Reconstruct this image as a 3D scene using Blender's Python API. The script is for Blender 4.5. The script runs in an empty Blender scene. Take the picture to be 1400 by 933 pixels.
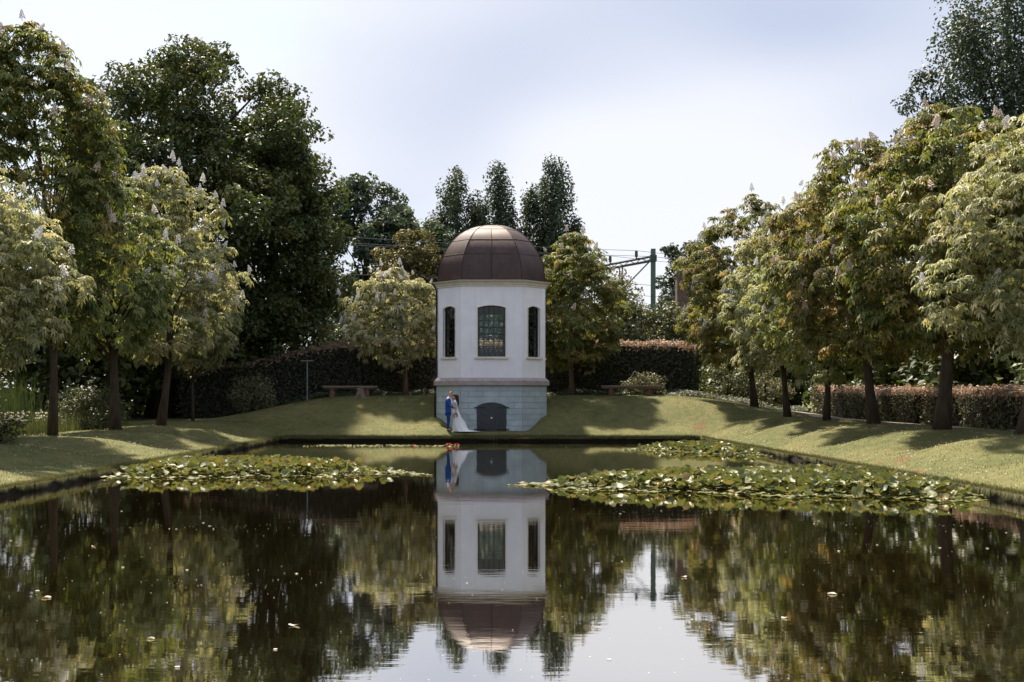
import bpy, bmesh, math, random
import numpy as np
from mathutils import Vector, Matrix

random.seed(7)
RNG = np.random.default_rng(11)
C = bpy.context.scene.collection
scn = bpy.context.scene
PI = math.pi

# ------------------------------------------------------------------ camera
F_PX, VPX, HY, EYE = 1556.0, 665.0, 547.0, 1.85        # focal length (px of a 1400 px frame), vanishing point, horizon, eye height
cam = bpy.data.cameras.new('camera')
cam_o = bpy.data.objects.new('camera', cam); C.objects.link(cam_o)
cam_o.location = (0, 0, EYE); cam_o.rotation_euler = (PI / 2, 0, 0)
cam.sensor_width = 36; cam.lens = F_PX * 36 / 1400
cam.shift_x = (700 - VPX) / 1400; cam.shift_y = (HY - 466.5) / 1400
cam.clip_start = 0.1; cam.clip_end = 3000
scn.camera = cam_o

# ------------------------------------------------------------------ light
SUN_EL = math.radians(59)
SUN_AZ = (-0.36, 0.933)                                   # where the sun stands (behind the tower, to its left)
scn.view_settings.view_transform = 'Standard'; scn.view_settings.look = 'None'
scn.view_settings.gamma = 1; scn.view_settings.use_curve_mapping = False
scn.view_settings.exposure = 2.62
w = bpy.data.worlds.new('World'); scn.world = w; w.use_nodes = True
nt = w.node_tree; nt.nodes.clear()
def N(t, typ, **kw):
    n = t.nodes.new(typ)
    for k, v in kw.items(): setattr(n, k, v)
    return n
out = N(nt, 'ShaderNodeOutputWorld')
sky = N(nt, 'ShaderNodeTexSky', sky_type='NISHITA'); sky.sun_disc = False
sky.sun_elevation = SUN_EL; sky.sun_rotation = math.atan2(SUN_AZ[0], SUN_AZ[1])
sky.air_density = 1.0; sky.dust_density = 1.0; sky.ozone_density = 1.0
bg1 = N(nt, 'ShaderNodeBackground'); bg1.inputs[1].default_value = 0.045
nt.links.new(sky.outputs[0], bg1.inputs[0])
bg2 = N(nt, 'ShaderNodeBackground'); bg2.inputs[0].default_value = (0.89, 0.90, 0.96, 1); bg2.inputs[1].default_value = 0.174
tc = N(nt, 'ShaderNodeTexCoord'); mp = N(nt, 'ShaderNodeMapping')      # thin high cloud over the whole sky
mp.inputs['Scale'].default_value = (1.0, 1.0, 2.6); mp.inputs['Location'].default_value = (2.6, 1.82, 0.78)
nz = N(nt, 'ShaderNodeTexNoise'); nz.inputs['Scale'].default_value = 1.2; nz.inputs['Detail'].default_value = 5; nz.inputs['Roughness'].default_value = 0.5
rp = N(nt, 'ShaderNodeValToRGB'); rp.color_ramp.elements[0].position = 0.36; rp.color_ramp.elements[1].position = 0.56
rp.color_ramp.elements[0].color = (0.6, 0.6, 0.6, 1); rp.color_ramp.elements[1].color = (0.97, 0.97, 0.97, 1)
mp2 = N(nt, 'ShaderNodeMapping'); mp2.inputs['Scale'].default_value = (1.0, 1.0, 2.2); mp2.inputs['Location'].default_value = (9.9, 6.93, 2.97)   # thicker and thinner cloud: blue grey and white
nz2 = N(nt, 'ShaderNodeTexNoise'); nz2.inputs['Scale'].default_value = 1.6; nz2.inputs['Detail'].default_value = 2; nz2.inputs['Roughness'].default_value = 0.45
rp2 = N(nt, 'ShaderNodeValToRGB'); rp2.color_ramp.elements[0].position = 0.30; rp2.color_ramp.elements[1].position = 0.56; rp2.color_ramp.interpolation = 'EASE'
rp2.color_ramp.elements[0].color = (0.42, 0.50, 0.70, 1); rp2.color_ramp.elements[1].color = (0.88, 0.895, 0.96, 1)
nt.links.new(tc.outputs['Generated'], mp2.inputs[0]); nt.links.new(mp2.outputs[0], nz2.inputs['Vector']); nt.links.new(nz2.outputs['Fac'], rp2.inputs[0]); nt.links.new(rp2.outputs[0], bg2.inputs[0])
mx = N(nt, 'ShaderNodeMixShader')
nt.links.new(tc.outputs['Generated'], mp.inputs[0]); nt.links.new(mp.outputs[0], nz.inputs['Vector'])
nt.links.new(nz.outputs['Fac'], rp.inputs[0]); nt.links.new(rp.outputs[0], mx.inputs[0])
nt.links.new(bg1.outputs[0], mx.inputs[1]); nt.links.new(bg2.outputs[0], mx.inputs[2]); nt.links.new(mx.outputs[0], out.inputs[0])
sun = bpy.data.lights.new('sun', 'SUN'); sun.energy = 1.85; sun.angle = math.radians(3.0); sun.color = (1.0, 0.90, 0.76)
sun_o = bpy.data.objects.new('sun', sun); C.objects.link(sun_o)
sd = Vector((SUN_AZ[0], SUN_AZ[1], 0)).normalized() * math.cos(SUN_EL) + Vector((0, 0, math.sin(SUN_EL)))
sun_o.rotation_euler = sd.to_track_quat('Z', 'Y').to_euler(); sun_o.location = (-30, 40, 60)

scn.render.engine = 'CYCLES'
try:
    scn.cycles.max_bounces = 8; scn.cycles.transparent_max_bounces = 8
    scn.cycles.transmission_bounces = 6; scn.cycles.caustics_reflective = False; scn.cycles.caustics_refractive = False
except Exception: pass

# ------------------------------------------------------------------ helpers
def px(x, y, Y):                                        # a pixel of the photograph at depth Y -> a point
    return ((x - VPX) * Y / F_PX, Y, EYE - (y - HY) * Y / F_PX)

MATS = {}
def newmat(name):
    m = bpy.data.materials.new(name); m.use_nodes = True
    t = m.node_tree; b = t.nodes['Principled BSDF']; MATS[name] = m
    return m, t, b
def link(t, a, b): t.links.new(a, b)
def ramp(t, src, stops):
    r = N(t, 'ShaderNodeValToRGB'); e = r.color_ramp.elements
    while len(e) < len(stops): e.new(0.5)
    for i, (p, c) in enumerate(stops): e[i].position = p; e[i].color = (*c, 1)
    link(t, src, r.inputs[0]); return r.outputs[0]
def noise(t, scale, detail=4, rough=0.55, vec=None, stretch=None):
    n = N(t, 'ShaderNodeTexNoise'); n.inputs['Scale'].default_value = scale
    n.inputs['Detail'].default_value = detail; n.inputs['Roughness'].default_value = rough
    if vec is None:
        g = N(t, 'ShaderNodeNewGeometry'); vec = g.outputs['Position']
    if stretch:
        mpp = N(t, 'ShaderNodeMapping'); mpp.inputs['Scale'].default_value = stretch
        link(t, vec, mpp.inputs[0]); vec = mpp.outputs[0]
    link(t, vec, n.inputs['Vector']); return n.outputs['Fac']
def mixc(t, fac, a, b, mode='MIX'):
    m = N(t, 'ShaderNodeMix', data_type='RGBA', blend_type=mode)
    for s, v in ((0, fac), (6, a), (7, b)):
        if hasattr(v, 'is_linked'): link(t, v, m.inputs[s])
        elif isinstance(v, (int, float)): m.inputs[s].default_value = v
        else: m.inputs[s].default_value = (*v, 1)
    return m.outputs[2]
def bump(t, b, h, strength=0.3, dist=0.02):
    n = N(t, 'ShaderNodeBump'); n.inputs['Strength'].default_value = strength; n.inputs['Distance'].default_value = dist
    link(t, h, n.inputs['Height']); link(t, n.outputs[0], b.inputs['Normal'])

def simple(name, col, rough=0.6, var=0.25, scale=6, metallic=0.0, bmp=0.15, spec=0.4, stretch=None, obj=False):
    m, t, b = newmat(name)
    vec = None
    if obj:
        vec = N(t, 'ShaderNodeTexCoord').outputs['Object']
    f = noise(t, scale, 5, 0.6, vec=vec, stretch=stretch)
    lo = tuple(c * (1 - var) for c in col); hi = tuple(min(1, c * (1 + var)) for c in col)
    link(t, ramp(t, f, [(0.3, lo), (0.7, hi)]), b.inputs['Base Color'])
    b.inputs['Roughness'].default_value = rough; b.inputs['Metallic'].default_value = metallic
    b.inputs['Specular IOR Level'].default_value = spec
    if bmp: bump(t, b, f, bmp, 0.02)
    return m

def leafmat(name, cols, trans=0.35, rough=0.5, spec=0.38, transcol=None):
    """cols: colours from darkest to lightest leaf, picked by each leaf's own tint number"""
    m, t, b = newmat(name)
    a = N(t, 'ShaderNodeAttribute'); a.attribute_name = 'tint'
    k = len(cols)
    col = ramp(t, a.outputs['Fac'], [(i / (k - 1), c) for i, c in enumerate(cols)])
    link(t, col, b.inputs['Base Color'])
    b.inputs['Roughness'].default_value = rough; b.inputs['Specular IOR Level'].default_value = spec
    tr = N(t, 'ShaderNodeBsdfTranslucent')
    tcol = mixc(t, 1.0, col, transcol or (1.1, 1.08, 0.68), 'MULTIPLY')
    link(t, tcol, tr.inputs[0])
    ms = N(t, 'ShaderNodeMixShader'); ms.inputs[0].default_value = trans
    link(t, b.outputs[0], ms.inputs[1]); link(t, tr.outputs[0], ms.inputs[2])
    link(t, ms.outputs[0], t.nodes['Material Output'].inputs['Surface'])
    return m

def npmesh(name, V, Fc, tint=None, smooth=False):
    """fast mesh from numpy verts and equal-sized faces"""
    V = np.asarray(V, np.float32); Fc = np.asarray(Fc, np.int32)
    me = bpy.data.meshes.new(name); n, k = Fc.shape
    me.vertices.add(len(V)); me.vertices.foreach_set('co', V.ravel())
    me.loops.add(n * k); me.loops.foreach_set('vertex_index', Fc.ravel())
    me.polygons.add(n); me.polygons.foreach_set('loop_start', np.arange(0, n * k, k, dtype=np.int32))
    try: me.polygons.foreach_set('loop_total', np.full(n, k, np.int32))
    except Exception: pass
    if smooth: me.polygons.foreach_set('use_smooth', np.ones(n, bool))
    if tint is not None:
        at = me.attributes.new('tint', 'FLOAT', 'POINT'); at.data.foreach_set('value', np.asarray(tint, np.float32))
    me.update(calc_edges=True)
    return me

def link_mesh(name, me, mat, parent=None, loc=None):
    o = bpy.data.objects.new(name, me); C.objects.link(o)
    if mat is not None and not me.materials: me.materials.append(mat)
    if parent is not None: o.parent = parent
    if loc is not None: o.location = loc
    return o
def obj(name, bm, mat, parent=None, smooth=False, loc=None):
    me = bpy.data.meshes.new(name); bmesh.ops.recalc_face_normals(bm, faces=bm.faces[:]); bm.to_mesh(me); bm.free()
    if smooth:
        for p in me.polygons: p.use_smooth = True
    return link_mesh(name, me, mat, parent, loc)
def tag(o, label, cat, group=None, kind=None):
    o['label'] = label; o['category'] = cat
    if group: o['group'] = group
    if kind: o['kind'] = kind
    return o
def thing(name, label, cat, loc=(0, 0, 0), rz=0, group=None):
    o = bpy.data.objects.new(name, None); C.objects.link(o); o.empty_display_size = 0.2
    o.location = loc; o.rotation_euler = (0, 0, rz)
    return tag(o, label, cat, group)

def box(bm, x0, x1, y0, y1, z0, z1, M=None):
    vs = [bm.verts.new((x, y, z)) for x in (x0, x1) for y in (y0, y1) for z in (z0, z1)]
    for f in ((0, 1, 3, 2), (4, 6, 7, 5), (0, 4, 5, 1), (2, 3, 7, 6), (0, 2, 6, 4), (1, 5, 7, 3)):
        bm.faces.new([vs[i] for i in f])
    if M is not None: bmesh.ops.transform(bm, matrix=M, verts=vs)
    return vs
def tube(bm, pts, rad, seg=8, cap=True):
    """a tapered tube through pts; rad a number or one for each point"""
    pts = [Vector(p) for p in pts]; n = len(pts)
    if not hasattr(rad, '__len__'): rad = [rad] * n
    rings = []
    up = Vector((0.13, 0.31, 0.94))
    for i, p in enumerate(pts):
        d = (pts[min(i + 1, n - 1)] - pts[max(i - 1, 0)]).normalized()
        a = d.cross(up)
        if a.length < 0.1: a = d.cross(Vector((1, 0, 0)))
        a.normalize(); b = d.cross(a)
        rings.append([bm.verts.new(p + (a * math.cos(2 * PI * k / seg) + b * math.sin(2 * PI * k / seg)) * rad[i]) for k in range(seg)])
    for i in range(n - 1):
        for k in range(seg):
            bm.faces.new((rings[i][k], rings[i][(k + 1) % seg], rings[i + 1][(k + 1) % seg], rings[i + 1][k]))
    if cap:
        bm.faces.new(rings[0][::-1]); bm.faces.new(rings[-1])
def prism(bm, poly, z0, z1):
    """vertical prism over an xy polygon"""
    lo = [bm.verts.new((p[0], p[1], z0)) for p in poly]; hi = [bm.verts.new((p[0], p[1], z1)) for p in poly]
    n = len(poly)
    for i in range(n): bm.faces.new((lo[i], lo[(i + 1) % n], hi[(i + 1) % n], hi[i]))
    bm.faces.new(lo[::-1]); bm.faces.new(hi)

# ------------------------------------------------------------------ the ground
PX0, PX1, PY0, PY1 = -9.2, 9.5, 2.2, 50.5
def sstep(a, b, x):
    u = np.clip((x - a) / (b - a), 0, 1); return u * u * (3 - 2 * u)
_ph = RNG.uniform(0, 6.28, (10, 2)); _fr = RNG.normal(0, 1, (10, 2))
def wob(x, y, f):
    s = 0
    for i in range(10):
        s = s + np.sin(_fr[i, 0] * f * x + _fr[i, 1] * f * y + _ph[i, 0])
    return s / 10
def pond_dist(x, y):
    jx = 0.10 * wob(x, y, 1.3) + 0.05 * wob(x, y, 5.0)
    dx = np.maximum(PX0 - x, x - PX1) + jx; dy = np.maximum(PY0 - y, y - PY1) + jx
    outside = np.hypot(np.maximum(dx, 0), np.maximum(dy, 0))
    return np.where((dx > 0) | (dy > 0), outside, np.maximum(dx, dy))
def ground(x, y):
    x = np.asarray(x, float); y = np.asarray(y, float)
    d = pond_dist(x, y)
    base = 0.62 + 0.26 * sstep(-6, 6, x) + 0.004 * (y - 34)
    farw = sstep(-15.5, -6.5, x) * (1 - sstep(9, 18, x))
    T = base + 0.12 * sstep(48, 60, y) + (1.98 - base) * farw * sstep(48.5, 58.5, y) + 0.10 * farw * sstep(58, 62, y)
    L = 4.0 + 3.0 * sstep(48, 52, y) * sstep(-10.5, -7, x) * (1 - sstep(8, 11.5, x))
    g = np.sin(np.clip(d / L, 0, 1) * PI / 2)
    lip = 0.14 + 0.08 * sstep(46, 50.5, y) * sstep(-9.6, -8.6, x) * (1 - sstep(9.0, 10.0, x))
    h = lip + (T - lip) * g
    side = sstep(0.2, 2.2, d) * (1 - sstep(4.2, 7.5, d)) * (1 - sstep(51, 56, y)) * sstep(6, 14, y)
    rl = np.cos(2 * PI * (y - 34.6 + 0.35) / 5.6); rr = np.cos(2 * PI * (y - 28.1 + 0.35) / 5.55)
    h = h + side * np.where(x < 0, 0.15 * rl, 0.15 * rr)
    m = (1 - sstep(1.5, 2.7, np.abs(x - 0.24))) * (1 - sstep(52.9, 54.1, y)) * sstep(50.5, 51.8, y)
    h = np.where(m > 0, h * (1 - m) + np.minimum(h, 0.40) * m, h)
    h = h + 0.02 * wob(x, y, 2.2) * sstep(0.2, 1.5, d)
    h = np.where(y > 66, h * (1 - sstep(66, 110, y)) + 1.2 * sstep(66, 110, y), h)
    return np.where(d > 0, h, np.maximum(-0.8, lip - 0.05 + d * 14))
def gz(x, y): return float(ground(np.array([x]), np.array([y]))[0])

# --- ground material
m, t, b = newmat('lawn')
geo = N(t, 'ShaderNodeNewGeometry'); sep = N(t, 'ShaderNodeSeparateXYZ'); link(t, geo.outputs['Position'], sep.inputs[0])
n1 = noise(t, 0.35, 5, 0.6); n2 = noise(t, 2.6, 6, 0.7); n3 = noise(t, 26, 4, 0.7); n4 = noise(t, 0.55, 4, 0.65, stretch=(1.0, 1.0, 3.0))
c1 = ramp(t, n1, [(0.40, (0.075, 0.091, 0.030)), (0.66, (0.174, 0.155, 0.063))])
c2 = ramp(t, n2, [(0.3, (0.061, 0.076, 0.023)), (0.7, (0.214, 0.190, 0.088))])
c = mixc(t, 0.5, c1, c2)
c3 = ramp(t, n3, [(0.25, (0.52, 0.53, 0.50)), (0.75, (1.25, 1.24, 1.18))])
c = mixc(t, 0.75, c, c3, 'MULTIPLY')
red = ramp(t, n4, [(0.62, (0, 0, 0)), (0.72, (1, 1, 1))])
c = mixc(t, red, c, (0.16, 0.075, 0.04))
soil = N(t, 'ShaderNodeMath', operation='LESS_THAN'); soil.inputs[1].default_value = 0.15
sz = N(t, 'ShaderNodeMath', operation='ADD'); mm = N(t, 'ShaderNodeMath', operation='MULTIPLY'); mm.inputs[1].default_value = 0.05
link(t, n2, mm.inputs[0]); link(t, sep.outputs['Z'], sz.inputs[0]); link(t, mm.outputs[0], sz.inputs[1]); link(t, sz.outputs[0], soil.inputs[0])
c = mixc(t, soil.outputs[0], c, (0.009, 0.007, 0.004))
link(t, c, b.inputs['Base Color']); b.inputs['Roughness'].default_value = 0.9; b.inputs['Specular IOR Level'].default_value = 0.15
bump(t, b, n3, 0.6, 0.03)

fine = lambda c0: list(np.arange(c0 - 0.36, c0 + 0.37, 0.06))
xs = sorted(set(np.round(list(np.arange(-26, 26.01, 0.26)) + fine(PX0) + fine(PX1) + [-700, -400, -200, -120, -80, -60, -48, -40, -35, -31, -28, 28, 31, 35, 40, 48, 60, 80, 120, 200, 400, 700], 3)))
ys = sorted(set(np.round(list(np.arange(-1, 70.01, 0.26)) + fine(PY0) + fine(PY1) + [-300, -100, -40, -20, -10, -5, -3, 73, 77, 82, 90, 100, 115, 140, 180, 250, 400, 700, 1200], 3)))
GX, GY = np.meshgrid(np.array(xs), np.array(ys)); GZ = ground(GX, GY)
nx, ny = len(xs), len(ys)
idx = np.arange(nx * ny).reshape(ny, nx)
quads = np.stack([idx[:-1, :-1], idx[:-1, 1:], idx[1:, 1:], idx[1:, :-1]], -1).reshape(-1, 4)
me = npmesh('ground', np.stack([GX, GY, GZ], -1).reshape(-1, 3), quads, smooth=True)
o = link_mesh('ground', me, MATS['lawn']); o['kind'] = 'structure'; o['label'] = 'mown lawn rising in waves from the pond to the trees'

# --- water
m, t, b = newmat('pond_water')
na = noise(t, 2.4, 4, 0.55, stretch=(0.30, 1.0, 1.0)); nb = noise(t, 11, 3, 0.5, stretch=(0.28, 1.0, 1.0))
ad = N(t, 'ShaderNodeMath', operation='MULTIPLY_ADD'); ad.inputs[1].default_value = 0.25
link(t, nb, ad.inputs[0]); link(t, na, ad.inputs[2])
bp = N(t, 'ShaderNodeBump'); bp.inputs['Strength'].default_value = 0.10; bp.inputs['Distance'].default_value = 0.010
link(t, ad.outputs[0], bp.inputs['Height'])
df = N(t, 'ShaderNodeBsdfDiffuse'); df.inputs[0].default_value = (0.011, 0.0075, 0.0032, 1)
gl = N(t, 'ShaderNodeBsdfGlossy'); gl.inputs[0].default_value = (0.95, 0.925, 0.885, 1); gl.inputs['Roughness'].default_value = 0.02
lw = N(t, 'ShaderNodeLayerWeight'); lw.inputs[0].default_value = 0.5; fr = N(t, 'ShaderNodeMath', operation='MULTIPLY_ADD', use_clamp=True); fr.inputs[1].default_value = 0.80; fr.inputs[2].default_value = 0.16; link(t, lw.outputs['Facing'], fr.inputs[0])
link(t, bp.outputs[0], gl.inputs['Normal'])
ms = N(t, 'ShaderNodeMixShader'); link(t, fr.outputs[0], ms.inputs[0]); link(t, df.outputs[0], ms.inputs[1]); link(t, gl.outputs[0], ms.inputs[2])
link(t, ms.outputs[0], t.nodes['Material Output'].inputs['Surface'])
bm = bmesh.new()
bmesh.ops.create_grid(bm, x_segments=40, y_segments=100, size=1)
for v in bm.verts: v.co = Vector((PX0 - 0.2 + (v.co.x + 1) / 2 * (PX1 - PX0 + 0.4), PY0 - 0.2 + (v.co.y + 1) / 2 * (PY1 - PY0 + 0.4), 0))
o = obj('pond_water', bm, m); o['kind'] = 'structure'; o['label'] = 'still dark pond mirroring the tower and trees'

# ------------------------------------------------------------------ materials
leafmat('chestnut_olive', [(0.064, 0.086, 0.022), (0.114, 0.142, 0.037), (0.173, 0.183, 0.048), (0.258, 0.199, 0.066)], 0.45)
leafmat('chestnut_pale', [(0.168, 0.190, 0.084), (0.283, 0.288, 0.142), (0.384, 0.366, 0.202), (0.486, 0.436, 0.284)], 0.40)
leafmat('chestnut_mid', [(0.097, 0.128, 0.038), (0.169, 0.205, 0.063), (0.249, 0.269, 0.097), (0.337, 0.319, 0.132)], 0.42)
leafmat('chestnut_rust', [(0.083, 0.099, 0.025), (0.145, 0.147, 0.039), (0.221, 0.182, 0.053), (0.319, 0.182, 0.072)], 0.48)
leafmat('oak_leaf', [(0.034, 0.052, 0.016), (0.059, 0.082, 0.023), (0.083, 0.103, 0.029), (0.146, 0.130, 0.039)], 0.30)
leafmat('far_leaf', [(0.034, 0.060, 0.039), (0.055, 0.086, 0.055), (0.078, 0.107, 0.065), (0.111, 0.124, 0.072)], 0.30)
leafmat('poplar_leaf', [(0.026, 0.047, 0.029), (0.042, 0.068, 0.039), (0.060, 0.086, 0.047), (0.098, 0.111, 0.065)], 0.28)
leafmat('olive_leaf', [(0.061, 0.061, 0.022), (0.099, 0.092, 0.033), (0.143, 0.123, 0.046), (0.176, 0.143, 0.055)], 0.38)
leafmat('hedge_leaf', [(0.016, 0.022, 0.009), (0.026, 0.034, 0.013), (0.045, 0.050, 0.020), (0.075, 0.072, 0.035)], 0.18)
leafmat('hedge_tip', [(0.21, 0.16, 0.10), (0.31, 0.23, 0.165), (0.36, 0.27, 0.20), (0.34, 0.12, 0.095)], 0.35, transcol=(1.1, 0.95, 0.8))
leafmat('hedge_side_leaf', [(0.042, 0.050, 0.022), (0.078, 0.084, 0.038), (0.132, 0.126, 0.066), (0.228, 0.180, 0.108)], 0.25)
leafmat('shrub_leaf', [(0.039, 0.051, 0.018), (0.072, 0.082, 0.031), (0.113, 0.116, 0.045), (0.159, 0.152, 0.063)], 0.3)
leafmat('pale_shrub_leaf', [(0.075, 0.08, 0.035), (0.12, 0.118, 0.055), (0.17, 0.16, 0.08), (0.22, 0.20, 0.11)], 0.3)
leafmat('ground_cover_leaf', [(0.020, 0.034, 0.012), (0.038, 0.055, 0.020), (0.075, 0.090, 0.045), (0.16, 0.17, 0.11)], 0.25)
leafmat('lily_leaf', [(0.063, 0.090, 0.032), (0.121, 0.138, 0.041), (0.190, 0.184, 0.053), (0.253, 0.178, 0.063)], 0.28, rough=0.5, spec=0.5)
leafmat('grass_blade', [(0.065, 0.075, 0.022), (0.116, 0.114, 0.040), (0.177, 0.150, 0.065), (0.244, 0.195, 0.093)], 0.35, rough=0.6, spec=0.2)
leafmat('fringe_blade', [(0.052, 0.063, 0.018), (0.092, 0.097, 0.032), (0.149, 0.132, 0.052), (0.230, 0.149, 0.069)], 0.35, rough=0.6, spec=0.2)
leafmat('meadow_blade', [(0.046, 0.067, 0.025), (0.086, 0.106, 0.041), (0.138, 0.144, 0.063), (0.230, 0.218, 0.115)], 0.35, rough=0.6, spec=0.2)
leafmat('reed_blade', [(0.025, 0.042, 0.018), (0.045, 0.068, 0.028), (0.065, 0.085, 0.036), (0.10, 0.11, 0.05)], 0.35, rough=0.5, spec=0.3)
leafmat('petal', [(0.55, 0.50, 0.42), (0.68, 0.63, 0.55), (0.75, 0.72, 0.68), (0.40, 0.26, 0.16)], 0.2)
simple('blossom', (0.62, 0.50, 0.42), 0.7, 0.2, 30, spec=0.2, bmp=0.4)
simple('blossom_white', (0.74, 0.70, 0.66), 0.7, 0.15, 30, spec=0.2, bmp=0.4)
simple('bark', (0.050, 0.036, 0.024), 0.9, 0.45, 9, bmp=0.9, spec=0.2, stretch=(1, 1, 0.25))
simple('bark_warm', (0.115, 0.075, 0.048), 0.9, 0.4, 9, bmp=0.9, spec=0.2, stretch=(1, 1, 0.25))
simple('bark_dark', (0.026, 0.022, 0.016), 0.9, 0.4, 7, bmp=0.8, spec=0.2, stretch=(1, 1, 0.25))

# ------------------------------------------------------------------ foliage builders
def unit(a): return a / np.maximum(np.linalg.norm(a, axis=-1, keepdims=True), 1e-9)
def leaflets(base, d, nrm, L, W, droop, tint, fold=0.18):
    """pointed leaflets: 4 verts and 2 folded faces each"""
    s = unit(np.cross(d, nrm)); n2 = unit(np.cross(s, d))
    L = L[:, None]; W = W[:, None]; dn = np.zeros_like(base); dn[:, 2] = -1; droop = droop[:, None]
    mid = base + d * L * 0.58 + dn * L * droop * 0.28 + n2 * W * fold
    V = np.stack([base, mid - s * W * 0.5, mid + s * W * 0.5, base + d * L + dn * L * droop], 1)
    n = len(base); k = np.arange(n)[:, None] * 4
    Fc = np.concatenate([k + np.array([[0, 2, 3]]), k + np.array([[0, 3, 1]])], 0)
    return V.reshape(-1, 3), Fc, np.repeat(tint, 4)

def palmate_crown(cent, outw, rc, per, rng, lsize=0.23, tint0=None):
    """clusters of drooping seven-fingered leaves, as on a horse chestnut"""
    nC = len(cent)
    ci = np.repeat(np.arange(nC), per); n = len(ci)
    axis = unit(outw * 0.62 + np.array([0, 0, 0.75]))[ci]
    dirs = unit(rng.normal(0, 1, (n, 3)) * 0.75 + axis * 1.0)
    pos = cent[ci] + dirs * (rc[ci] * rng.uniform(0.65, 1.05, n))[:, None] * np.array([1, 1, 0.62])
    nrm = unit(dirs * 0.9 + np.array([0, 0, 0.55]) + rng.normal(0, 0.18, (n, 3)))
    ref = unit(np.cross(nrm, unit(rng.normal(0, 1, (n, 3))))); oth = np.cross(nrm, ref)
    tl = np.clip((tint0[ci] if tint0 is not None else 0.45) + rng.normal(0, 0.17, n), 0, 1)
    size = lsize * rng.uniform(0.6, 1.35, n)
    K = 6; Vs, Fs, Ts = [], [], []; off = 0
    for k in range(K):
        a = (k / K) * 2 * PI * 0.86 + rng.normal(0, 0.10, n) - 0.3
        d = unit(ref * np.cos(a)[:, None] + oth * np.sin(a)[:, None] - nrm * 0.10)
        ln = size * (1.0 - 0.32 * abs(k / (K - 1) - 0.5) * 2) * rng.uniform(0.9, 1.1, n)
        V, Fc, T = leaflets(pos, d, nrm, ln, ln * 0.40, rng.uniform(0.25, 0.75, n), tl)
        Vs.append(V); Fs.append(Fc + off); Ts.append(T); off += len(V)
    return np.concatenate(Vs), np.concatenate(Fs), np.concatenate(Ts)

def leaf_cloud(cent, rc, per, rng, lsize=0.2, flat=0.8, tint0=None, up=0.6, aspect=0.6):
    """clumps of single leaves facing every way"""
    nC = len(cent); ci = np.repeat(np.arange(nC), per); n = len(ci)
    dirs = unit(rng.normal(0, 1, (n, 3)))
    r = rng.uniform(0.30, 1.0, n) ** 0.45
    pos = cent[ci] + dirs * (rc[ci] * r)[:, None] * np.array([1, 1, flat])
    nrm = unit(dirs * 0.7 + rng.normal(0, 0.55, (n, 3)) + np.array([0, 0, up]))
    d = unit(np.cross(nrm, rng.normal(0, 1, (n, 3))))
    tl = np.clip((tint0[ci] if tint0 is not None else 0.45) + rng.normal(0, 0.16, n), 0, 1)
    L = lsize * rng.uniform(0.6, 1.3, n)
    return leaflets(pos - d * L[:, None] * 0.5, d, nrm, L, L * aspect, rng.uniform(0, 0.35, n), tl)

def crown_points(n, cx, cy, z0, z1, rx, ry, rng, inner=0.5, low=0.62, lump=0.2, power=0.62, taper=0.85):
    """points through a domed crown: t is height in the crown, widest a third of the way up; bulges make the outline uneven"""
    t = rng.uniform(0, 1, n * 3)
    prof = np.sin(PI * np.clip(t, 0, 1) ** taper) ** power
    keep = rng.uniform(0, 1, n * 3) < prof + 0.12
    t = t[keep][:n]; n = len(t)
    th = rng.uniform(0, 2 * PI, n)
    prof = np.maximum(np.sin(PI * np.clip(t, 0.012, 0.988) ** taper), 0) ** power
    ph = rng.uniform(0, 6.28, 6)
    bul = 1 + lump * (np.sin(3 * th + 5 * t + ph[0]) * 0.45 + np.sin(5 * th - 9 * t + ph[1]) * 0.35 + np.sin(2 * th + 14 * t + ph[2]) * 0.4 + rng.normal(0, 0.25, n))
    rr = (inner + (1 - inner) * rng.uniform(0, 1, n) ** 0.45)
    x = cx + np.cos(th) * rx * prof * rr * bul; y = cy + np.sin(th) * ry * prof * rr * bul
    z = z0 + (z1 - z0) * t + rng.normal(0, 0.12, n)
    P = np.stack([x, y, z], 1)
    ctr = np.array([cx, cy, z0 + (z1 - z0) * 0.35])
    return P, unit(P - ctr), t, rr

def trunk_mesh(base, top, r0, limbs, rng, seg=9, flare=1.45, bend=0.15):
    bm = bmesh.new()
    b0 = Vector(base) - Vector((0, 0, 0.15)); t1 = Vector(top); n = 7
    off = Vector((rng.normal(0, bend), rng.normal(0, bend), 0))
    pts, rad = [], []
    for i in range(n):
        u = i / (n - 1)
        pts.append(b0.lerp(t1, u) + off * math.sin(u * PI)); rad.append(r0 * (1 - 0.62 * u) * (1 + (flare - 1) * math.exp(-u * 16)))
    tube(bm, pts, rad, seg)
    for tgt in limbs:
        tg = Vector(tgt); u = min(0.92, max(0.30, (tg.z - b0.z) / max(0.1, (t1.z - b0.z)) * 0.62))
        k = u * (n - 1); i = int(k); st = pts[i].lerp(pts[min(i + 1, n - 1)], k - i)
        mid = st.lerp(tg, 0.5) + Vector((rng.normal(0, 0.1), rng.normal(0, 0.1), 0.12 * (tg - st).length))
        rl = r0 * 0.42 * (1 - 0.5 * u)
        tube(bm, [st, st.lerp(mid, 0.5) + Vector((0, 0, 0.04)), mid, tg], [rl, rl * 0.75, rl * 0.5, rl * 0.15], 6)
    return bm

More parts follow.
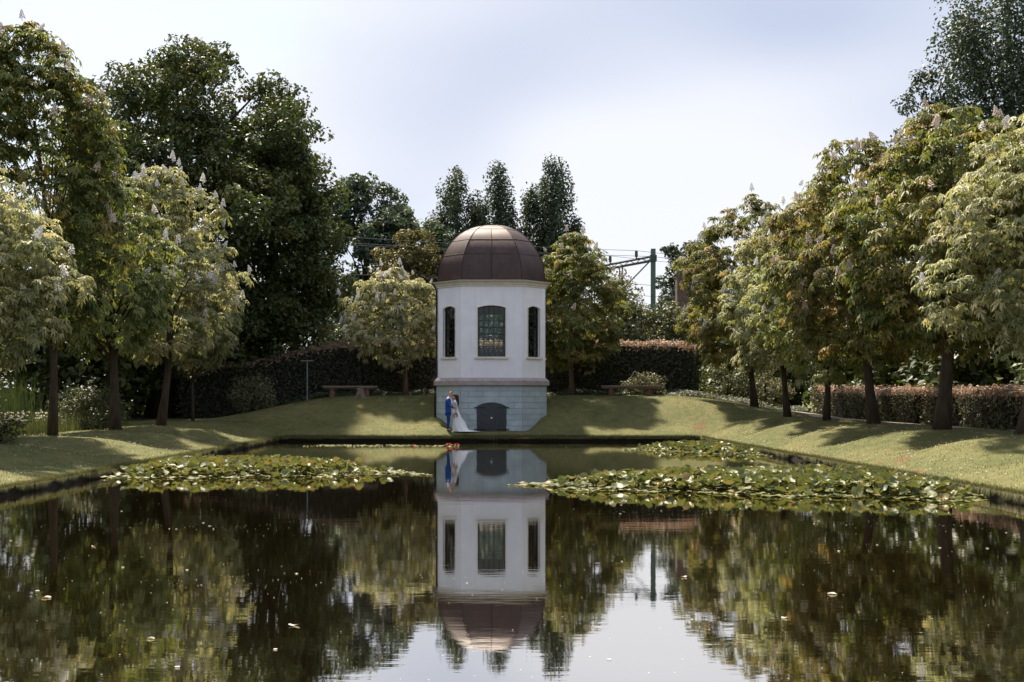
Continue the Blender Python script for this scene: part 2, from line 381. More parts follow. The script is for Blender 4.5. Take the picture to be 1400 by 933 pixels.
SPIKES = []
def spike_mesh(seed):
    """a chestnut candle: a pointed cone of small florets"""
    rng = random.Random(seed); bm = bmesh.new(); h = 0.24
    tube(bm, [(0, 0, -0.06), (0, 0, h * 0.95)], [0.012, 0.006], 4)
    for i in range(26):
        u = (i + 0.5) / 26; a = i * 2.4; r = 0.062 * (1 - u) ** 0.7 + 0.008
        c = Vector((math.cos(a) * r, math.sin(a) * r, u * h)); s = 0.040 * (1 - 0.45 * u) * rng.uniform(0.8, 1.2)
        vs = [bm.verts.new(c + Vector(d) * s) for d in ((1, 0, 0), (-0.5, 0.87, 0), (-0.5, -0.87, 0), (0, 0, 1.1))]
        for f in ((0, 1, 3), (1, 2, 3), (2, 0, 3), (0, 2, 1)): bm.faces.new([vs[k] for k in f])
    me = bpy.data.meshes.new('flower_spike'); bm.to_mesh(me); bm.free(); return me
for i, mk in enumerate(('blossom', 'blossom', 'blossom_white', 'blossom_white')):
    me = spike_mesh(i); me.materials.append(MATS[mk]); SPIKES.append(me)

def chestnut(label, base, trunk_r, z0, z1, rx, ry, mat, seed, clusters=300, per=13, spikes=24, white=False, lean=(0, 0), bark='bark', lsize=0.195, tint=0.45, group='horse chestnuts in rows along the pond'):
    rng = np.random.default_rng(seed)
    bx, by = base; bz = gz(bx, by)
    root = thing('chestnut_tree', label, 'tree', (bx, by, bz), 0, group)
    cx, cy = lean
    P, Ow, tt, rr = crown_points(clusters, cx, cy, z0, z1, rx, ry, rng, inner=0.42, lump=0.27)
    rc = rng.uniform(0.30, 0.72, len(P))
    tn = np.clip(tint + rng.normal(0, 0.19, len(P)), 0.02, 0.98)
    V, Fc, T = palmate_crown(P, Ow, rc, per, rng, lsize, tn)
    ok = V[:, 2].reshape(-1, 4).min(1) > 0.5
    cr = link_mesh('crown', npmesh('crown', V, Fc, T), MATS[mat], root); cr['kind'] = 'stuff'
    limbs = P[rng.choice(len(P), 16, replace=False)]
    obj('trunk', trunk_mesh((0, 0, 0), (cx * 0.8, cy * 0.8, z0 + (z1 - z0) * 0.72), trunk_r, [tuple(p) for p in limbs], rng), MATS[bark], root, smooth=True)
    near = (np.linalg.norm(P[:, None] - P[None], axis=2) < 0.8).sum(1)
    out = np.where((rr > 0.74) & (tt > 0.2) & (near > 2))[0]
    pick = rng.choice(out, min(int(spikes * 1.5), len(out)), replace=False)
    for k in pick:
        p = P[k] + Ow[k] * rc[k] * 0.62 + np.array([0, 0, rc[k] * 0.42])
        s = link_mesh('flower_spike', SPIKES[(2 if white else 0) + int(rng.integers(0, 2))], None, root, tuple(p))
        s.rotation_euler = (rng.normal(0, 0.25), rng.normal(0, 0.25), rng.uniform(0, 6)); q = rng.uniform(0.95, 1.5); s.scale = (q, q, q)
    return root

def broadleaf(name, label, base, bz, trunk_r, z0, z1, rx, ry, mat, seed, clusters=300, per=70, lsize=0.26, rc=(0.6, 1.1), bark='bark_dark', cat='tree', group=None, inner=0.35, lump=0.22, power=0.62, taper=0.85, lean=(0, 0), tint=0.42, limbs=14, boughs=0, br=1.3):
    rng = np.random.default_rng(seed)
    root = thing(name, label, cat, (base[0], base[1], bz), 0, group)
    P, Ow, tt, rr = crown_points(clusters, lean[0], lean[1], z0, z1, rx, ry, rng, inner=inner, lump=lump, power=power, taper=taper)
    bt = rng.normal(0, 0.10, len(P))
    if boughs:                                                    # leaves gathered in boughs with gaps between them
        B, Bo, tt, rr = crown_points(boughs, lean[0], lean[1], z0, z1, rx, ry, rng, inner=inner, lump=lump, power=power, taper=taper)
        k = clusters // len(B); bi = np.repeat(np.arange(len(B)), k); q = unit(rng.normal(0, 1, (len(bi), 3)) + Bo[bi] * 0.5) * (rng.uniform(0.2, 1, len(bi)) ** 0.5 * br)[:, None]
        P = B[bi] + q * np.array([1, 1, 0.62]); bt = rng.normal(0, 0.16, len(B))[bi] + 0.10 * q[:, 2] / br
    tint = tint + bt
    tn = np.clip(tint + rng.normal(0, 0.14, len(P)), 0.02, 0.98)
    V, Fc, T = leaf_cloud(P, rng.uniform(rc[0], rc[1], len(P)), per, rng, lsize, 0.75, tn)
    cr = link_mesh('crown' if cat == 'tree' else 'foliage', npmesh('crown', V, Fc, T), MATS[mat], root); cr['kind'] = 'stuff'
    lb = P[rng.choice(len(P), min(limbs, len(P)), replace=False)]
    obj('trunk' if cat == 'tree' else 'stem', trunk_mesh((0, 0, 0), (lean[0] * 0.7, lean[1] * 0.7, z0 + (z1 - z0) * 0.75), trunk_r, [tuple(p) for p in lb], rng), MATS[bark], root, smooth=True)
    return root

def poplar(label, base, bz, H, r, seed, leaders=5, mat='poplar_leaf', per=64, lsize=0.34, z0=3.0, group='poplars beyond the railway'):
    rng = np.random.default_rng(seed)
    root = thing('poplar_tree', label, 'tree', (base[0], base[1], bz), 0, group)
    P = []; lb = []
    for k in range(leaders):
        a = 2 * PI * k / leaders + rng.normal(0, 0.3); q = 0 if k == 0 else r * rng.uniform(0.42, 0.66)
        tx, ty = math.cos(a) * q, math.sin(a) * q; hh = H * (1.0 if k == 0 else rng.uniform(0.70, 0.985)); rl = r * rng.uniform(0.36, 0.5)
        n = int(60 * H / 20)
        t = rng.uniform(0, 1, n) ** 0.9
        wd = rl * np.clip(np.sin(PI * np.clip(t * 0.86 + 0.10, 0, 1)), 0.05, 1) ** 0.8
        th = rng.uniform(0, 6.28, n); rr = rng.uniform(0.2, 1, n) ** 0.5
        P.append(np.stack([tx * np.clip(t * 2.2, 0, 1) + np.cos(th) * wd * rr, ty * np.clip(t * 2.2, 0, 1) + np.sin(th) * wd * rr, z0 + (hh - z0) * t], 1))
        lb.append((tx, ty, hh * 0.93))
    P = np.concatenate(P)
    tn = np.clip(0.42 + rng.normal(0, 0.15, len(P)), 0.02, 0.98)
    V, Fc, T = leaf_cloud(P, rng.uniform(0.45, 0.85, len(P)) * r / 3.2, per, rng, lsize, 1.6, tn)
    cr = link_mesh('crown', npmesh('crown', V, Fc, T), MATS[mat], root); cr['kind'] = 'stuff'
    obj('trunk', trunk_mesh((0, 0, 0), (0, 0, H * 0.9), 0.4, lb, rng), MATS['bark_dark'], root, smooth=True)
    return root

def hedge_faces(x0, x1, y0, y1, h, zf, dens, rng, lsize, tip, bulge=0.10):
    """leaves over the sides and the top of a clipped hedge standing on zf(x, y)"""
    A = []; Nn = []; topm = []
    def face(n, fx, fy, fz, nv, top):
        A.append(np.stack([fx, fy, fz], 1)); Nn.append(np.repeat(np.array([nv], float), n, 0)); topm.append(np.full(n, top))
    Lx, Ly = x1 - x0, y1 - y0
    for yy, s in ((y0, -1), (y1, 1)):
        n = int(Lx * h * dens); X = rng.uniform(x0, x1, n); face(n, X, np.full(n, yy) + rng.normal(0, bulge, n), zf(X, np.full(n, yy)) + rng.uniform(0.0, h, n), (0, s, 0.25), 0)
    for xx, s in ((x0, -1), (x1, 1)):
        n = int(Ly * h * dens); Yv = rng.uniform(y0, y1, n); face(n, np.full(n, xx) + rng.normal(0, bulge, n), Yv, zf(np.full(n, xx), Yv) + rng.uniform(0.0, h, n), (s, 0, 0.25), 0)
    n = int(Lx * Ly * dens * 1.3); X = rng.uniform(x0, x1, n); Yv = rng.uniform(y0, y1, n)
    face(n, X, Yv, zf(X, Yv) + h + rng.normal(0, bulge * 0.8, n) + 0.06 * np.sin(X * 3.1 + 1) * np.sin(X * 1.3), (0, 0, 1), 1)
    P = np.concatenate(A); Nv = np.concatenate(Nn); tm = np.concatenate(topm)
    if tip is not None:
        hz = P[:, 2] - zf(P[:, 0], P[:, 1]); tm = np.where((hz > h - tip * rng.uniform(0.3, 1.3, len(P))), 1, tm)
    nrm = unit(Nv + rng.normal(0, 0.45, P.shape)); d = unit(np.cross(nrm, rng.normal(0, 1, P.shape)))
    L = lsize * rng.uniform(0.6, 1.3, len(P)); tn = np.clip(rng.beta(2, 2.6, len(P)), 0, 1)
    res = []
    for k in (0, 1):
        s = tm == k; res.append(leaflets(P[s], d[s], nrm[s], L[s], L[s] * 0.62, rng.uniform(0, 0.3, s.sum()), tn[s]))
    return res
def hedge(label, x0, x1, y0, y1, h, zf, dens, seed, lsize, mat, tip=0.25, tipmat='hedge_tip'):
    rng = np.random.default_rng(seed)
    root = thing('clipped_hedge', label, 'hedge', ((x0 + x1) / 2, (y0 + y1) / 2, float(zf(np.array([(x0 + x1) / 2]), np.array([(y0 + y1) / 2]))[0])))
    off = np.array(root.location)
    side, top = hedge_faces(x0, x1, y0, y1, h, zf, dens, rng, lsize, tip)
    o = link_mesh('foliage', npmesh('foliage', side[0] - off, side[1], side[2]), MATS[mat], root); o['kind'] = 'stuff'
    o = link_mesh('young_shoots', npmesh('young_shoots', top[0] - off, top[1], top[2]), MATS[tipmat], root); o['kind'] = 'stuff'
    bm = bmesh.new(); k = 0.18                                        # the dense twigs inside
    n = max(2, int(max(x1 - x0, y1 - y0) / 1.5)); alongx = (x1 - x0) > (y1 - y0)
    prev = None
    for i in range(n + 1):
        u = i / n
        if alongx: a = x0 + k + (x1 - x0 - 2 * k) * u; c = [(a, y0 + k), (a, y1 - k)]
        else: a = y0 + k + (y1 - y0 - 2 * k) * u; c = [(x1 - k, a), (x0 + k, a)]
        z = [float(zf(np.array([p[0]]), np.array([p[1]]))[0]) for p in c]
        ring = [bm.verts.new(Vector((c[0][0], c[0][1], z[0] - 0.1)) - Vector(off)), bm.verts.new(Vector((c[0][0], c[0][1], z[0] + h - k)) - Vector(off)),
                bm.verts.new(Vector((c[1][0], c[1][1], z[1] + h - k)) - Vector(off)), bm.verts.new(Vector((c[1][0], c[1][1], z[1] - 0.1)) - Vector(off))]
        if prev:
            for q in range(4): bm.faces.new((prev[q], prev[(q + 1) % 4], ring[(q + 1) % 4], ring[q]))
        else: bm.faces.new(ring)
        prev = ring
    bm.faces.new(prev[::-1])
    obj('twigs', bm, MATS['bark_dark'], root)
    return root

def shrub(name, label, base, h, rx, ry, mat, seed, clusters=60, per=60, lsize=0.12, cat='shrub', group=None, power=0.5, taper=0.75, inner=0.35):
    bz = gz(*base) if base[1] < 110 else 1.2
    return broadleaf(name, label, base, bz, 0.05 + 0.01 * h, 0.0, h, rx, ry, mat, seed, clusters, per, lsize, (0.22 + 0.06 * h, 0.34 + 0.10 * h), 'bark_dark', cat, group, inner=inner, power=power, taper=taper, limbs=8)

# ------------------------------------------------------------------ the tower
TX, TYF = 0.24, 52.8
HA, HW = 1.41, 2.55                                              # half width of a main face, half width overall
TC = Vector((TX, TYF + HW, 0))
def octagon(o=0.0, W=None):
    """corners of the tower's plan grown by o; the four corners are cut at 45 degrees"""
    Wd = (HW if W is None else W); a = HA * Wd / HW; k = o * math.tan(PI / 8)
    A, B = a + k, Wd + o
    return [(A, -B), (B, -A), (B, A), (A, B), (-A, B), (-B, A), (-B, -A), (-A, -B)]
simple('white_paint', (0.88, 0.865, 0.90), 0.65, 0.05, 1.6, bmp=0.04, spec=0.25)
m = MATS['white_paint']; t = m.node_tree; b = t.nodes['Principled BSDF']; old = b.inputs['Base Color'].links[0].from_socket
st = ramp(t, noise(t, 5.0, 5, 0.65, stretch=(1, 1, 0.07)), [(0.25, (0.93, 0.925, 0.915)), (0.5, (1, 1, 1))]); pt = ramp(t, noise(t, 0.9, 5, 0.6), [(0.3, (0.955, 0.955, 0.95)), (0.6, (1, 1, 1))])
link(t, mixc(t, 1.0, mixc(t, 1.0, old, st, 'MULTIPLY'), pt, 'MULTIPLY'), b.inputs['Base Color'])
simple('cream_paint', (0.72, 0.64, 0.55), 0.5, 0.10, 5, bmp=0.05)
simple('ledge_stone', (0.36, 0.30, 0.29), 0.75, 0.22, 4, bmp=0.25)
simple('plinth_paint', (0.43, 0.49, 0.525), 0.7, 0.10, 2.2, bmp=0.12, spec=0.25)
m = MATS['plinth_paint']; t = m.node_tree; b = t.nodes['Principled BSDF']; old = b.inputs['Base Color'].links[0].from_socket
oi_ = N(t, 'ShaderNodeObjectInfo'); st = ramp(t, oi_.outputs['Random'], [(0.0, (0.93, 0.935, 0.93)), (1.0, (1.04, 1.04, 1.04))]); pt = ramp(t, noise(t, 3.0, 6, 0.7, stretch=(1, 1, 0.3)), [(0.3, (0.88, 0.89, 0.87)), (0.6, (1, 1, 1))])
link(t, mixc(t, 1.0, mixc(t, 1.0, old, st, 'MULTIPLY'), pt, 'MULTIPLY'), b.inputs['Base Color'])
simple('joint_mortar', (0.33, 0.37, 0.38), 0.85, 0.2, 8)
simple('door_paint', (0.022, 0.030, 0.036), 0.5, 0.25, 6, bmp=0.1)
simple('black_iron', (0.012, 0.012, 0.014), 0.5, 0.2, 10, metallic=0.3)
simple('sash_paint', (0.012, 0.016, 0.015), 0.4, 0.2, 10, bmp=0)
simple('room_plaster', (0.5, 0.52, 0.44), 0.8, 0.1, 2)
simple('room_boards', (0.14, 0.08, 0.04), 0.5, 0.3, 4)
simple('dull_brass', (0.72, 0.70, 0.66), 0.35, 0.1, 20)
m, t, b = newmat('copper')
f1 = noise(t, 1.4, 6, 0.65); f2 = noise(t, 9, 5, 0.6, stretch=(1, 1, 0.18))
ca = ramp(t, f1, [(0.3, (0.036, 0.020, 0.0165)), (0.7, (0.074, 0.041, 0.034))]); cb = ramp(t, f2, [(0.3, (0.55, 0.55, 0.55)), (0.75, (1.25, 1.2, 1.2))])
link(t, mixc(t, 0.6, ca, cb, 'MULTIPLY'), b.inputs['Base Color'])
b.inputs['Metallic'].default_value = 0.35
link(t, ramp(t, f2, [(0.2, (0.42, 0.42, 0.42)), (0.8, (0.56, 0.56, 0.56))]), b.inputs['Roughness']); bump(t, b, f1, 0.06, 0.03)
simple('copper_seam', (0.045, 0.024, 0.020), 0.5, 0.3, 8, metallic=0.5)
m, t, b = newmat('window_glass')
b.inputs['Base Color'].default_value = (0.9, 0.95, 0.93, 1); b.inputs['Roughness'].default_value = 0.01
tb = N(t, 'ShaderNodeBsdfTransparent'); tb.inputs[0].default_value = (0.72, 0.80, 0.76, 1)
gl = N(t, 'ShaderNodeBsdfGlossy'); gl.inputs['Roughness'].default_value = 0.02
fr = N(t, 'ShaderNodeFresnel'); fr.inputs[0].default_value = 1.5
nzz = noise(t, 3, 2); bp = N(t, 'ShaderNodeBump'); bp.inputs['Strength'].default_value = 0.05; link(t, nzz, bp.inputs['Height']); link(t, bp.outputs[0], gl.inputs['Normal'])
ms = N(t, 'ShaderNodeMixShader'); link(t, fr.outputs[0], ms.inputs[0]); link(t, tb.outputs[0], ms.inputs[1]); link(t, gl.outputs[0], ms.inputs[2])
link(t, ms.outputs[0], t.nodes['Material Output'].inputs['Surface'])

tower = thing('garden_tower', 'white octagonal garden tower with brown copper dome and blue grey plinth', 'tower', (TC.x, TC.y, 0.40))
ZB = 0.40
def tz(z): return z - ZB
def face_frame(i, o=0.0):
    """matrix of face i (0 = towards the pond, going round clockwise seen from above... in steps of 45 degrees): x along, y inward, z up"""
    pts = octagon(o); order = [(7, 0), (0, 1), (1, 2), (2, 3), (3, 4), (4, 5), (5, 6), (6, 7)]
    a, c = Vector((*pts[order[i][0]], 0)), Vector((*pts[order[i][1]], 0))
    ex = (c - a).normalized(); ey = Vector((-ex.y, ex.x, 0)); mid = (a + c) / 2
    M = Matrix(((ex.x, ey.x, 0, mid.x), (ex.y, ey.y, 0, mid.y), (0, 0, 1, 0), (0, 0, 0, 1)))
    return M, (c - a).length
def arch(xh, zs, rise, n=10):
    """points along a flat arch from the left springing to the right one"""
    return [(-xh + 2 * xh * k / n, zs + rise * (1 - (2 * k / n - 1) ** 2)) for k in range(n + 1)]
Z_LT, Z_CB, Z_CT = tz(2.88), tz(7.13), tz(7.44)
ZW0, ZWS, RISE = tz(3.86), tz(6.13), 0.10
def wall_with_opening(bm, Wd, z0, z1, xh, zw0, zws, rise, th, M):
    """one wall face with an arched opening; the reveals are th deep"""
    ap = arch(xh, zws, rise); h = Wd / 2; ins = th * math.tan(PI / 8)
    def q(pts): bm.faces.new([bm.verts.new(M @ Vector(p)) for p in pts])
    for (y, hh) in ((0, h), (th, h - ins)):
        q([(-hh, y, z0), (hh, y, z0), (hh, y, zw0), (-hh, y, zw0)])
        q([(-hh, y, zw0), (-xh, y, zw0), (-xh, y, zws), (-hh, y, zws)]); q([(xh, y, zw0), (hh, y, zw0), (hh, y, zws), (xh, y, zws)])
        q([(-hh, y, zws), (-xh, y, zws), (-xh, y, z1), (-hh, y, z1)]); q([(xh, y, zws), (hh, y, zws), (hh, y, z1), (xh, y, z1)])
        for k in range(len(ap) - 1):
            q([(ap[k][0], y, ap[k][1]), (ap[k + 1][0], y, ap[k + 1][1]), (ap[k + 1][0], y, z1), (ap[k][0], y, z1)])
    loop = [(-xh, zw0), (xh, zw0)] + [(x, z) for x, z in ap[::-1]]
    for k in range(len(loop)):
        (xa, za), (xb, zb) = loop[k], loop[(k + 1) % len(loop)]
        q([(xa, 0, za), (xb, 0, zb), (xb, th, zb), (xa, th, za)])
    q([(-h, 0, z1), (h, 0, z1), (h - ins, th, z1), (-h + ins, th, z1)]); q([(-h, 0, z0), (h, 0, z0), (h - ins, th, z0), (-h + ins, th, z0)])

WALL_TH = 0.24
PANE = {}
for i in range(8):
    main = i % 2 == 0
    M, Wd = face_frame(i)
    xh = 0.64 if main else 0.40; cols = 5 if main else 3; rows = 7
    bm = bmesh.new(); wall_with_opening(bm, Wd, Z_LT - 0.02, Z_CB + 0.05, xh, ZW0, ZWS, RISE, WALL_TH, M)
    bmesh.ops.remove_doubles(bm, verts=bm.verts, dist=0.0005)
    obj('wall', bm, MATS['white_paint'], tower)
    win = None
    # frame: a thin cream surround proud of the wall, and the black sash frame in the reveal
    bm = bmesh.new(); ap = arch(xh, ZWS, RISE); wv = 0.045
    apo = arch(xh + wv, ZWS + wv * 0.4, RISE + 0.02)
    def band(bm, inner, outer, y0, y1):
        n = len(inner)
        for k in range(n - 1):
            P = [(*inner[k],), (*inner[k + 1],), (*outer[k + 1],), (*outer[k],)]
            fr_ = [bm.verts.new(M @ Vector((p[0], y0, p[1]))) for p in P]; bk = [bm.verts.new(M @ Vector((p[0], y1, p[1]))) for p in P]
            bm.faces.new(fr_); bm.faces.new(bk[::-1])
            for s in range(4): bm.faces.new((fr_[s], bk[s], bk[(s + 1) % 4], fr_[(s + 1) % 4]))
    inner = [(-xh, ZW0)] + ap + [(xh, ZW0)]; outer = [(-xh - wv, ZW0)] + apo + [(xh + wv, ZW0)]
    band(bm, inner, outer, -0.022, 0.03)
    window = obj('window', bm, MATS['cream_paint'], tower)
    bm = bmesh.new(); fw = 0.05
    ini = [(-xh + fw, ZW0 + fw)] + arch(xh - fw, ZWS - fw * 0.3, RISE * 0.85) + [(xh - fw, ZW0 + fw)]
    oui = [(-xh, ZW0)] + arch(xh, ZWS, RISE) + [(xh, ZW0)]
    band(bm, ini, oui, 0.10, 0.16); box(bm, -xh + 0.002, xh - 0.002, 0.098, 0.162, ZW0, ZW0 + fw, M)
    obj('frame', bm, MATS['sash_paint'], window)
    zt = ZWS + RISE - fw; zb = ZW0 + fw; dz = (zt - zb) / rows; dxp = 2 * (xh - fw) / cols
    for k in range(1, cols):
        x = -xh + fw + dxp * k; ztop = ZWS - fw * 0.3 + RISE * 0.85 * (1 - (x / (xh - fw)) ** 2) + 0.012
        bm = bmesh.new(); box(bm, x - 0.012, x + 0.012, 0.112, 0.148, zb, ztop, M); obj('glazing_bar', bm, MATS['sash_paint'], window)
    for k in range(1, rows):
        z = zb + dz * k; hw_ = 0.026 if k == 4 else 0.012
        bm = bmesh.new(); box(bm, -xh + fw, xh - fw, 0.105 if k == 4 else 0.116, 0.155 if k == 4 else 0.144, z - hw_, z + hw_, M); obj('glazing_bar', bm, MATS['sash_paint'], window)
    for r in range(rows):                                                     # each pane its own glass, shared mesh
        for c in range(cols):
            key = (cols, round(dxp, 3))
            if key not in PANE:
                pb = bmesh.new(); vs = [pb.verts.new(v) for v in ((-dxp / 2, 0, -dz / 2), (dxp / 2, 0, -dz / 2), (dxp / 2, 0, dz / 2), (-dxp / 2, 0, dz / 2))]
                pb.faces.new(vs); pm = bpy.data.meshes.new('pane'); pb.to_mesh(pm); pb.free(); pm.materials.append(MATS['window_glass']); PANE[key] = pm
            xc = -xh + fw + dxp * (c + 0.5); zc = zb + dz * (r + 0.5)
            if r == rows - 1: zc -= 0.012 + 0.07 * (xc / xh) ** 2
            p = link_mesh('pane', PANE[key], None, window); mm_ = M.copy(); p.matrix_local = Matrix.Translation(M @ Vector((xc, 0.13 + (0.002 if r == rows - 1 else 0), zc))) @ M.to_3x3().to_4x4()
            p.rotation_euler.x += RNG.normal(0, 0.006); p.rotation_euler.z += RNG.normal(0, 0.006)
    bm = bmesh.new(); box(bm, -xh - 0.14, xh + 0.14, -0.075, 0.10, ZW0 - 0.10, ZW0 - 0.004, M); obj('sill', bm, MATS['cream_paint'], window)
# room inside
bm = bmesh.new(); prism(bm, octagon(-0.02), Z_LT - 0.12, Z_LT - 0.01); obj('floor', bm, MATS['room_boards'], tower)
bm = bmesh.new(); prism(bm, octagon(-0.02), Z_CB + 0.06, Z_CB + 0.16); obj('ceiling', bm, MATS['room_plaster'], tower)
def oct_ring(bm, prof):
    """sweep a profile of (grow, z) round the tower"""
    rings = [[bm.verts.new((x, y, z)) for x, y in octagon(o_)] for o_, z in prof]
    for a in range(len(rings) - 1):
        for k in range(8): bm.faces.new((rings[a][k], rings[a][(k + 1) % 8], rings[a + 1][(k + 1) % 8], rings[a + 1][k]))
bm = bmesh.new(); oct_ring(bm, [(-0.05, Z_CB - 0.02), (0.045, Z_CB), (0.05, Z_CB + 0.07), (0.10, Z_CB + 0.09), (0.11, Z_CB + 0.15), (0.20, Z_CB + 0.20), (0.255, Z_CB + 0.24), (0.26, Z_CT - 0.012), (0.24, Z_CT), (-0.12, Z_CT + 0.03)]); obj('cornice', bm, MATS['cream_paint'], tower)
bm = bmesh.new(); oct_ring(bm, [(0.245, Z_CT - 0.035), (0.285, Z_CT - 0.03), (0.287, Z_CT + 0.008), (0.20, Z_CT + 0.015)]); obj('gutter', bm, MATS['copper_seam'], tower)
bm = bmesh.new(); oct_ring(bm, [(0.05, tz(2.53)), (0.185, tz(2.532)), (0.19, tz(2.74)), (0.16, tz(2.765)), (0.02, Z_LT), (-0.1, Z_LT + 0.002)]); obj('ledge', bm, MATS['ledge_stone'], tower)
# plinth: a mortar core with every block in front of it
bm = bmesh.new(); prism(bm, octagon(0.035), -0.75, tz(2.56)); obj('plinth_core', bm, MATS['joint_mortar'], tower)
BLK = {}
def block_mesh(w_, h_):
    key = (round(w_, 2), round(h_, 2))
    if key not in BLK:
        bm = bmesh.new(); g = 0.006
        box(bm, -w_ / 2 + g, w_ / 2 - g, -0.03, 0.0, -h_ / 2 + g, h_ / 2 - g)
        bmesh.ops.bevel(bm, geom=[e for e in bm.edges if all(v.co.y < -0.01 for v in e.verts)], offset=0.007, segments=1, affect='EDGES')
        me = bpy.data.meshes.new('block'); bmesh.ops.recalc_face_normals(bm, faces=bm.faces[:]); bm.to_mesh(me); bm.free(); me.materials.append(MATS['plinth_paint']); BLK[key] = me
    return BLK[key]
DXH, DZ0, DZS, DR = 0.68, tz(0.40), tz(1.56), 0.18
nrow = 9; bh = (tz(2.53) - (-0.30)) / nrow
for i in range(8):
    M, Wd = face_frame(i, 0.036); main = i % 2 == 0
    if i in (3, 4, 5): continue
    nb = 4 if main else 2; wb = Wd / nb
    for r in range(nrow):
        zc = -0.30 + bh * (r + 0.5); edges = [-Wd / 2 + wb * (k + (0.5 if r % 2 else 0)) for k in range(nb + 1)]
        edges = [e for e in edges if -Wd / 2 + 0.05 < e < Wd / 2 - 0.05]
        edges = [-Wd / 2] + edges + [Wd / 2]
        spans = [(edges[k], edges[k + 1]) for k in range(len(edges) - 1)]
        if i == 0 and zc - bh / 2 < DZS + DR - 0.10:
            ns = []
            for a_, b_ in spans:
                if b_ <= -DXH or a_ >= DXH: ns.append((a_, b_))
                else:
                    if a_ < -DXH - 0.06: ns.append((a_, -DXH))
                    if b_ > DXH + 0.06: ns.append((DXH, b_))
            spans = ns
        for a_, b_ in spans:
            o = link_mesh('block', block_mesh(b_ - a_, bh), None, tower); o.matrix_local = Matrix.Translation(M @ Vector(((a_ + b_) / 2, RNG.normal(0, 0.0015), zc))) @ M.to_3x3().to_4x4()
# arch stones over the door
M0, _ = face_frame(0, 0.068)
na_ = 9; R_ = (DXH ** 2 + DR ** 2) / (2 * DR); zc0 = DZS + DR - R_; amax = math.asin(DXH / R_)
for k in range(na_):
    a0 = -amax + 2 * amax * k / na_ + 0.005; a1 = -amax + 2 * amax * (k + 1) / na_ - 0.005; bm = bmesh.new(); pts = []
    for rr_, sgn in ((R_ - 0.005, 1), (R_ + 0.26, -1)):
        for s in range(4):
            a = a0 + (a1 - a0) * (s / 3 if sgn > 0 else 1 - s / 3); pts.append((math.sin(a) * rr_, zc0 + math.cos(a) * rr_))
    f_ = [bm.verts.new(M0 @ Vector((x, -0.006, z))) for x, z in pts]; g_ = [bm.verts.new(M0 @ Vector((x, 0.03, z))) for x, z in pts]
    bm.faces.new(f_); bm.faces.new(g_[::-1])
    for s in range(8): bm.faces.new((f_[s], f_[(s + 1) % 8], g_[(s + 1) % 8], g_[s]))
    obj('arch_stone', bm, MATS['plinth_paint'], tower)
# the door: upright boards under an arch
door = None
nbd = 8
bm = bmesh.new(); prof = [(-DXH, DZ0)] + arch(DXH, DZS, DR, 16) + [(DXH, DZ0)]
bm.faces.new([bm.verts.new(M0 @ Vector((x, 0.018, z))) for x, z in prof]); bm.faces.new([bm.verts.new(M0 @ Vector((x, 0.04, z))) for x, z in prof][::-1])
door = obj('door', bm, MATS['door_paint'], tower)
for k in range(nbd):
    xa = -DXH + 2 * DXH * k / nbd + 0.007; xb = -DXH + 2 * DXH * (k + 1) / nbd - 0.007
    zf = lambda x: DZS + DR * (1 - (x / DXH) ** 2)
    bm = bmesh.new(); pr = [(xa, DZ0 + 0.01), (xb, DZ0 + 0.01), (xb, zf(xb)), ((xa + xb) / 2, zf((xa + xb) / 2)), (xa, zf(xa))]
    f_ = [bm.verts.new(M0 @ Vector((x, -0.016, z))) for x, z in pr]; g_ = [bm.verts.new(M0 @ Vector((x, 0.02, z))) for x, z in pr]
    bm.faces.new(f_); bm.faces.new(g_[::-1])
    for s in range(5): bm.faces.new((f_[s], f_[(s + 1) % 5], g_[(s + 1) % 5], g_[s]))
    obj('board', bm, MATS['door_paint'], door)
for sx in (-1, 1):
    for z in (DZS - 0.07, DZ0 + 0.08):
        bm = bmesh.new(); x0_, x1_ = sorted((sx * (DXH - 0.42), sx * (DXH + 0.10))); box(bm, x0_, x1_, -0.032, -0.018, z - 0.022, z + 0.022, M0)
        tube(bm, [M0 @ Vector((sx * (DXH + 0.10), -0.025, z - 0.04)), M0 @ Vector((sx * (DXH + 0.10), -0.025, z + 0.04))], 0.022, 8)
        obj('hinge', bm, MATS['black_iron'], door)
bm = bmesh.new(); box(bm, -0.045, 0.035, -0.03, -0.012, tz(0.98), tz(1.05), M0); tube(bm, [M0 @ Vector((-0.005, -0.028, tz(1.015))), M0 @ Vector((-0.005, -0.06, tz(1.015)))], [0.018, 0.026], 8)
obj('latch', bm, MATS['dull_brass'], door)
# the dome
PROF = [(2.52, 7.45), (2.51, 7.75), (2.48, 8.05), (2.41, 8.38), (2.30, 8.67), (2.12, 9.02), (1.86, 9.40), (1.56, 9.72), (1.20, 9.98), (0.80, 10.17), (0.36, 10.29), (0.02, 10.33)]
def prof_at(u):
    k = u * (len(PROF) - 1); i = min(int(k), len(PROF) - 2); f = k - i
    p = [PROF[max(0, min(len(PROF) - 1, i + q))] for q in (-1, 0, 1, 2)]
    return tuple(0.5 * (2 * p[1][c] + (p[2][c] - p[0][c]) * f + (2 * p[0][c] - 5 * p[1][c] + 4 * p[2][c] - p[3][c]) * f * f + (3 * p[1][c] - p[0][c] - 3 * p[2][c] + p[3][c]) * f ** 3) for c in (0, 1))
ROWU = [0.0, 4 / 11, 6 / 11, 8 / 11, 10 / 11]
bm = bmesh.new(); rings = [[bm.verts.new((x, y, tz(z) - 0.03)) for x, y in octagon(0, W=r - 0.015 if r > 0.05 else 0.02)] for r, z in PROF]
for a in range(len(rings) - 1):
    for k in range(8): bm.faces.new((rings[a][k], rings[a][(k + 1) % 8], rings[a + 1][(k + 1) % 8], rings[a + 1][k]))
dome = obj('dome', bm, MATS['copper_seam'], tower)
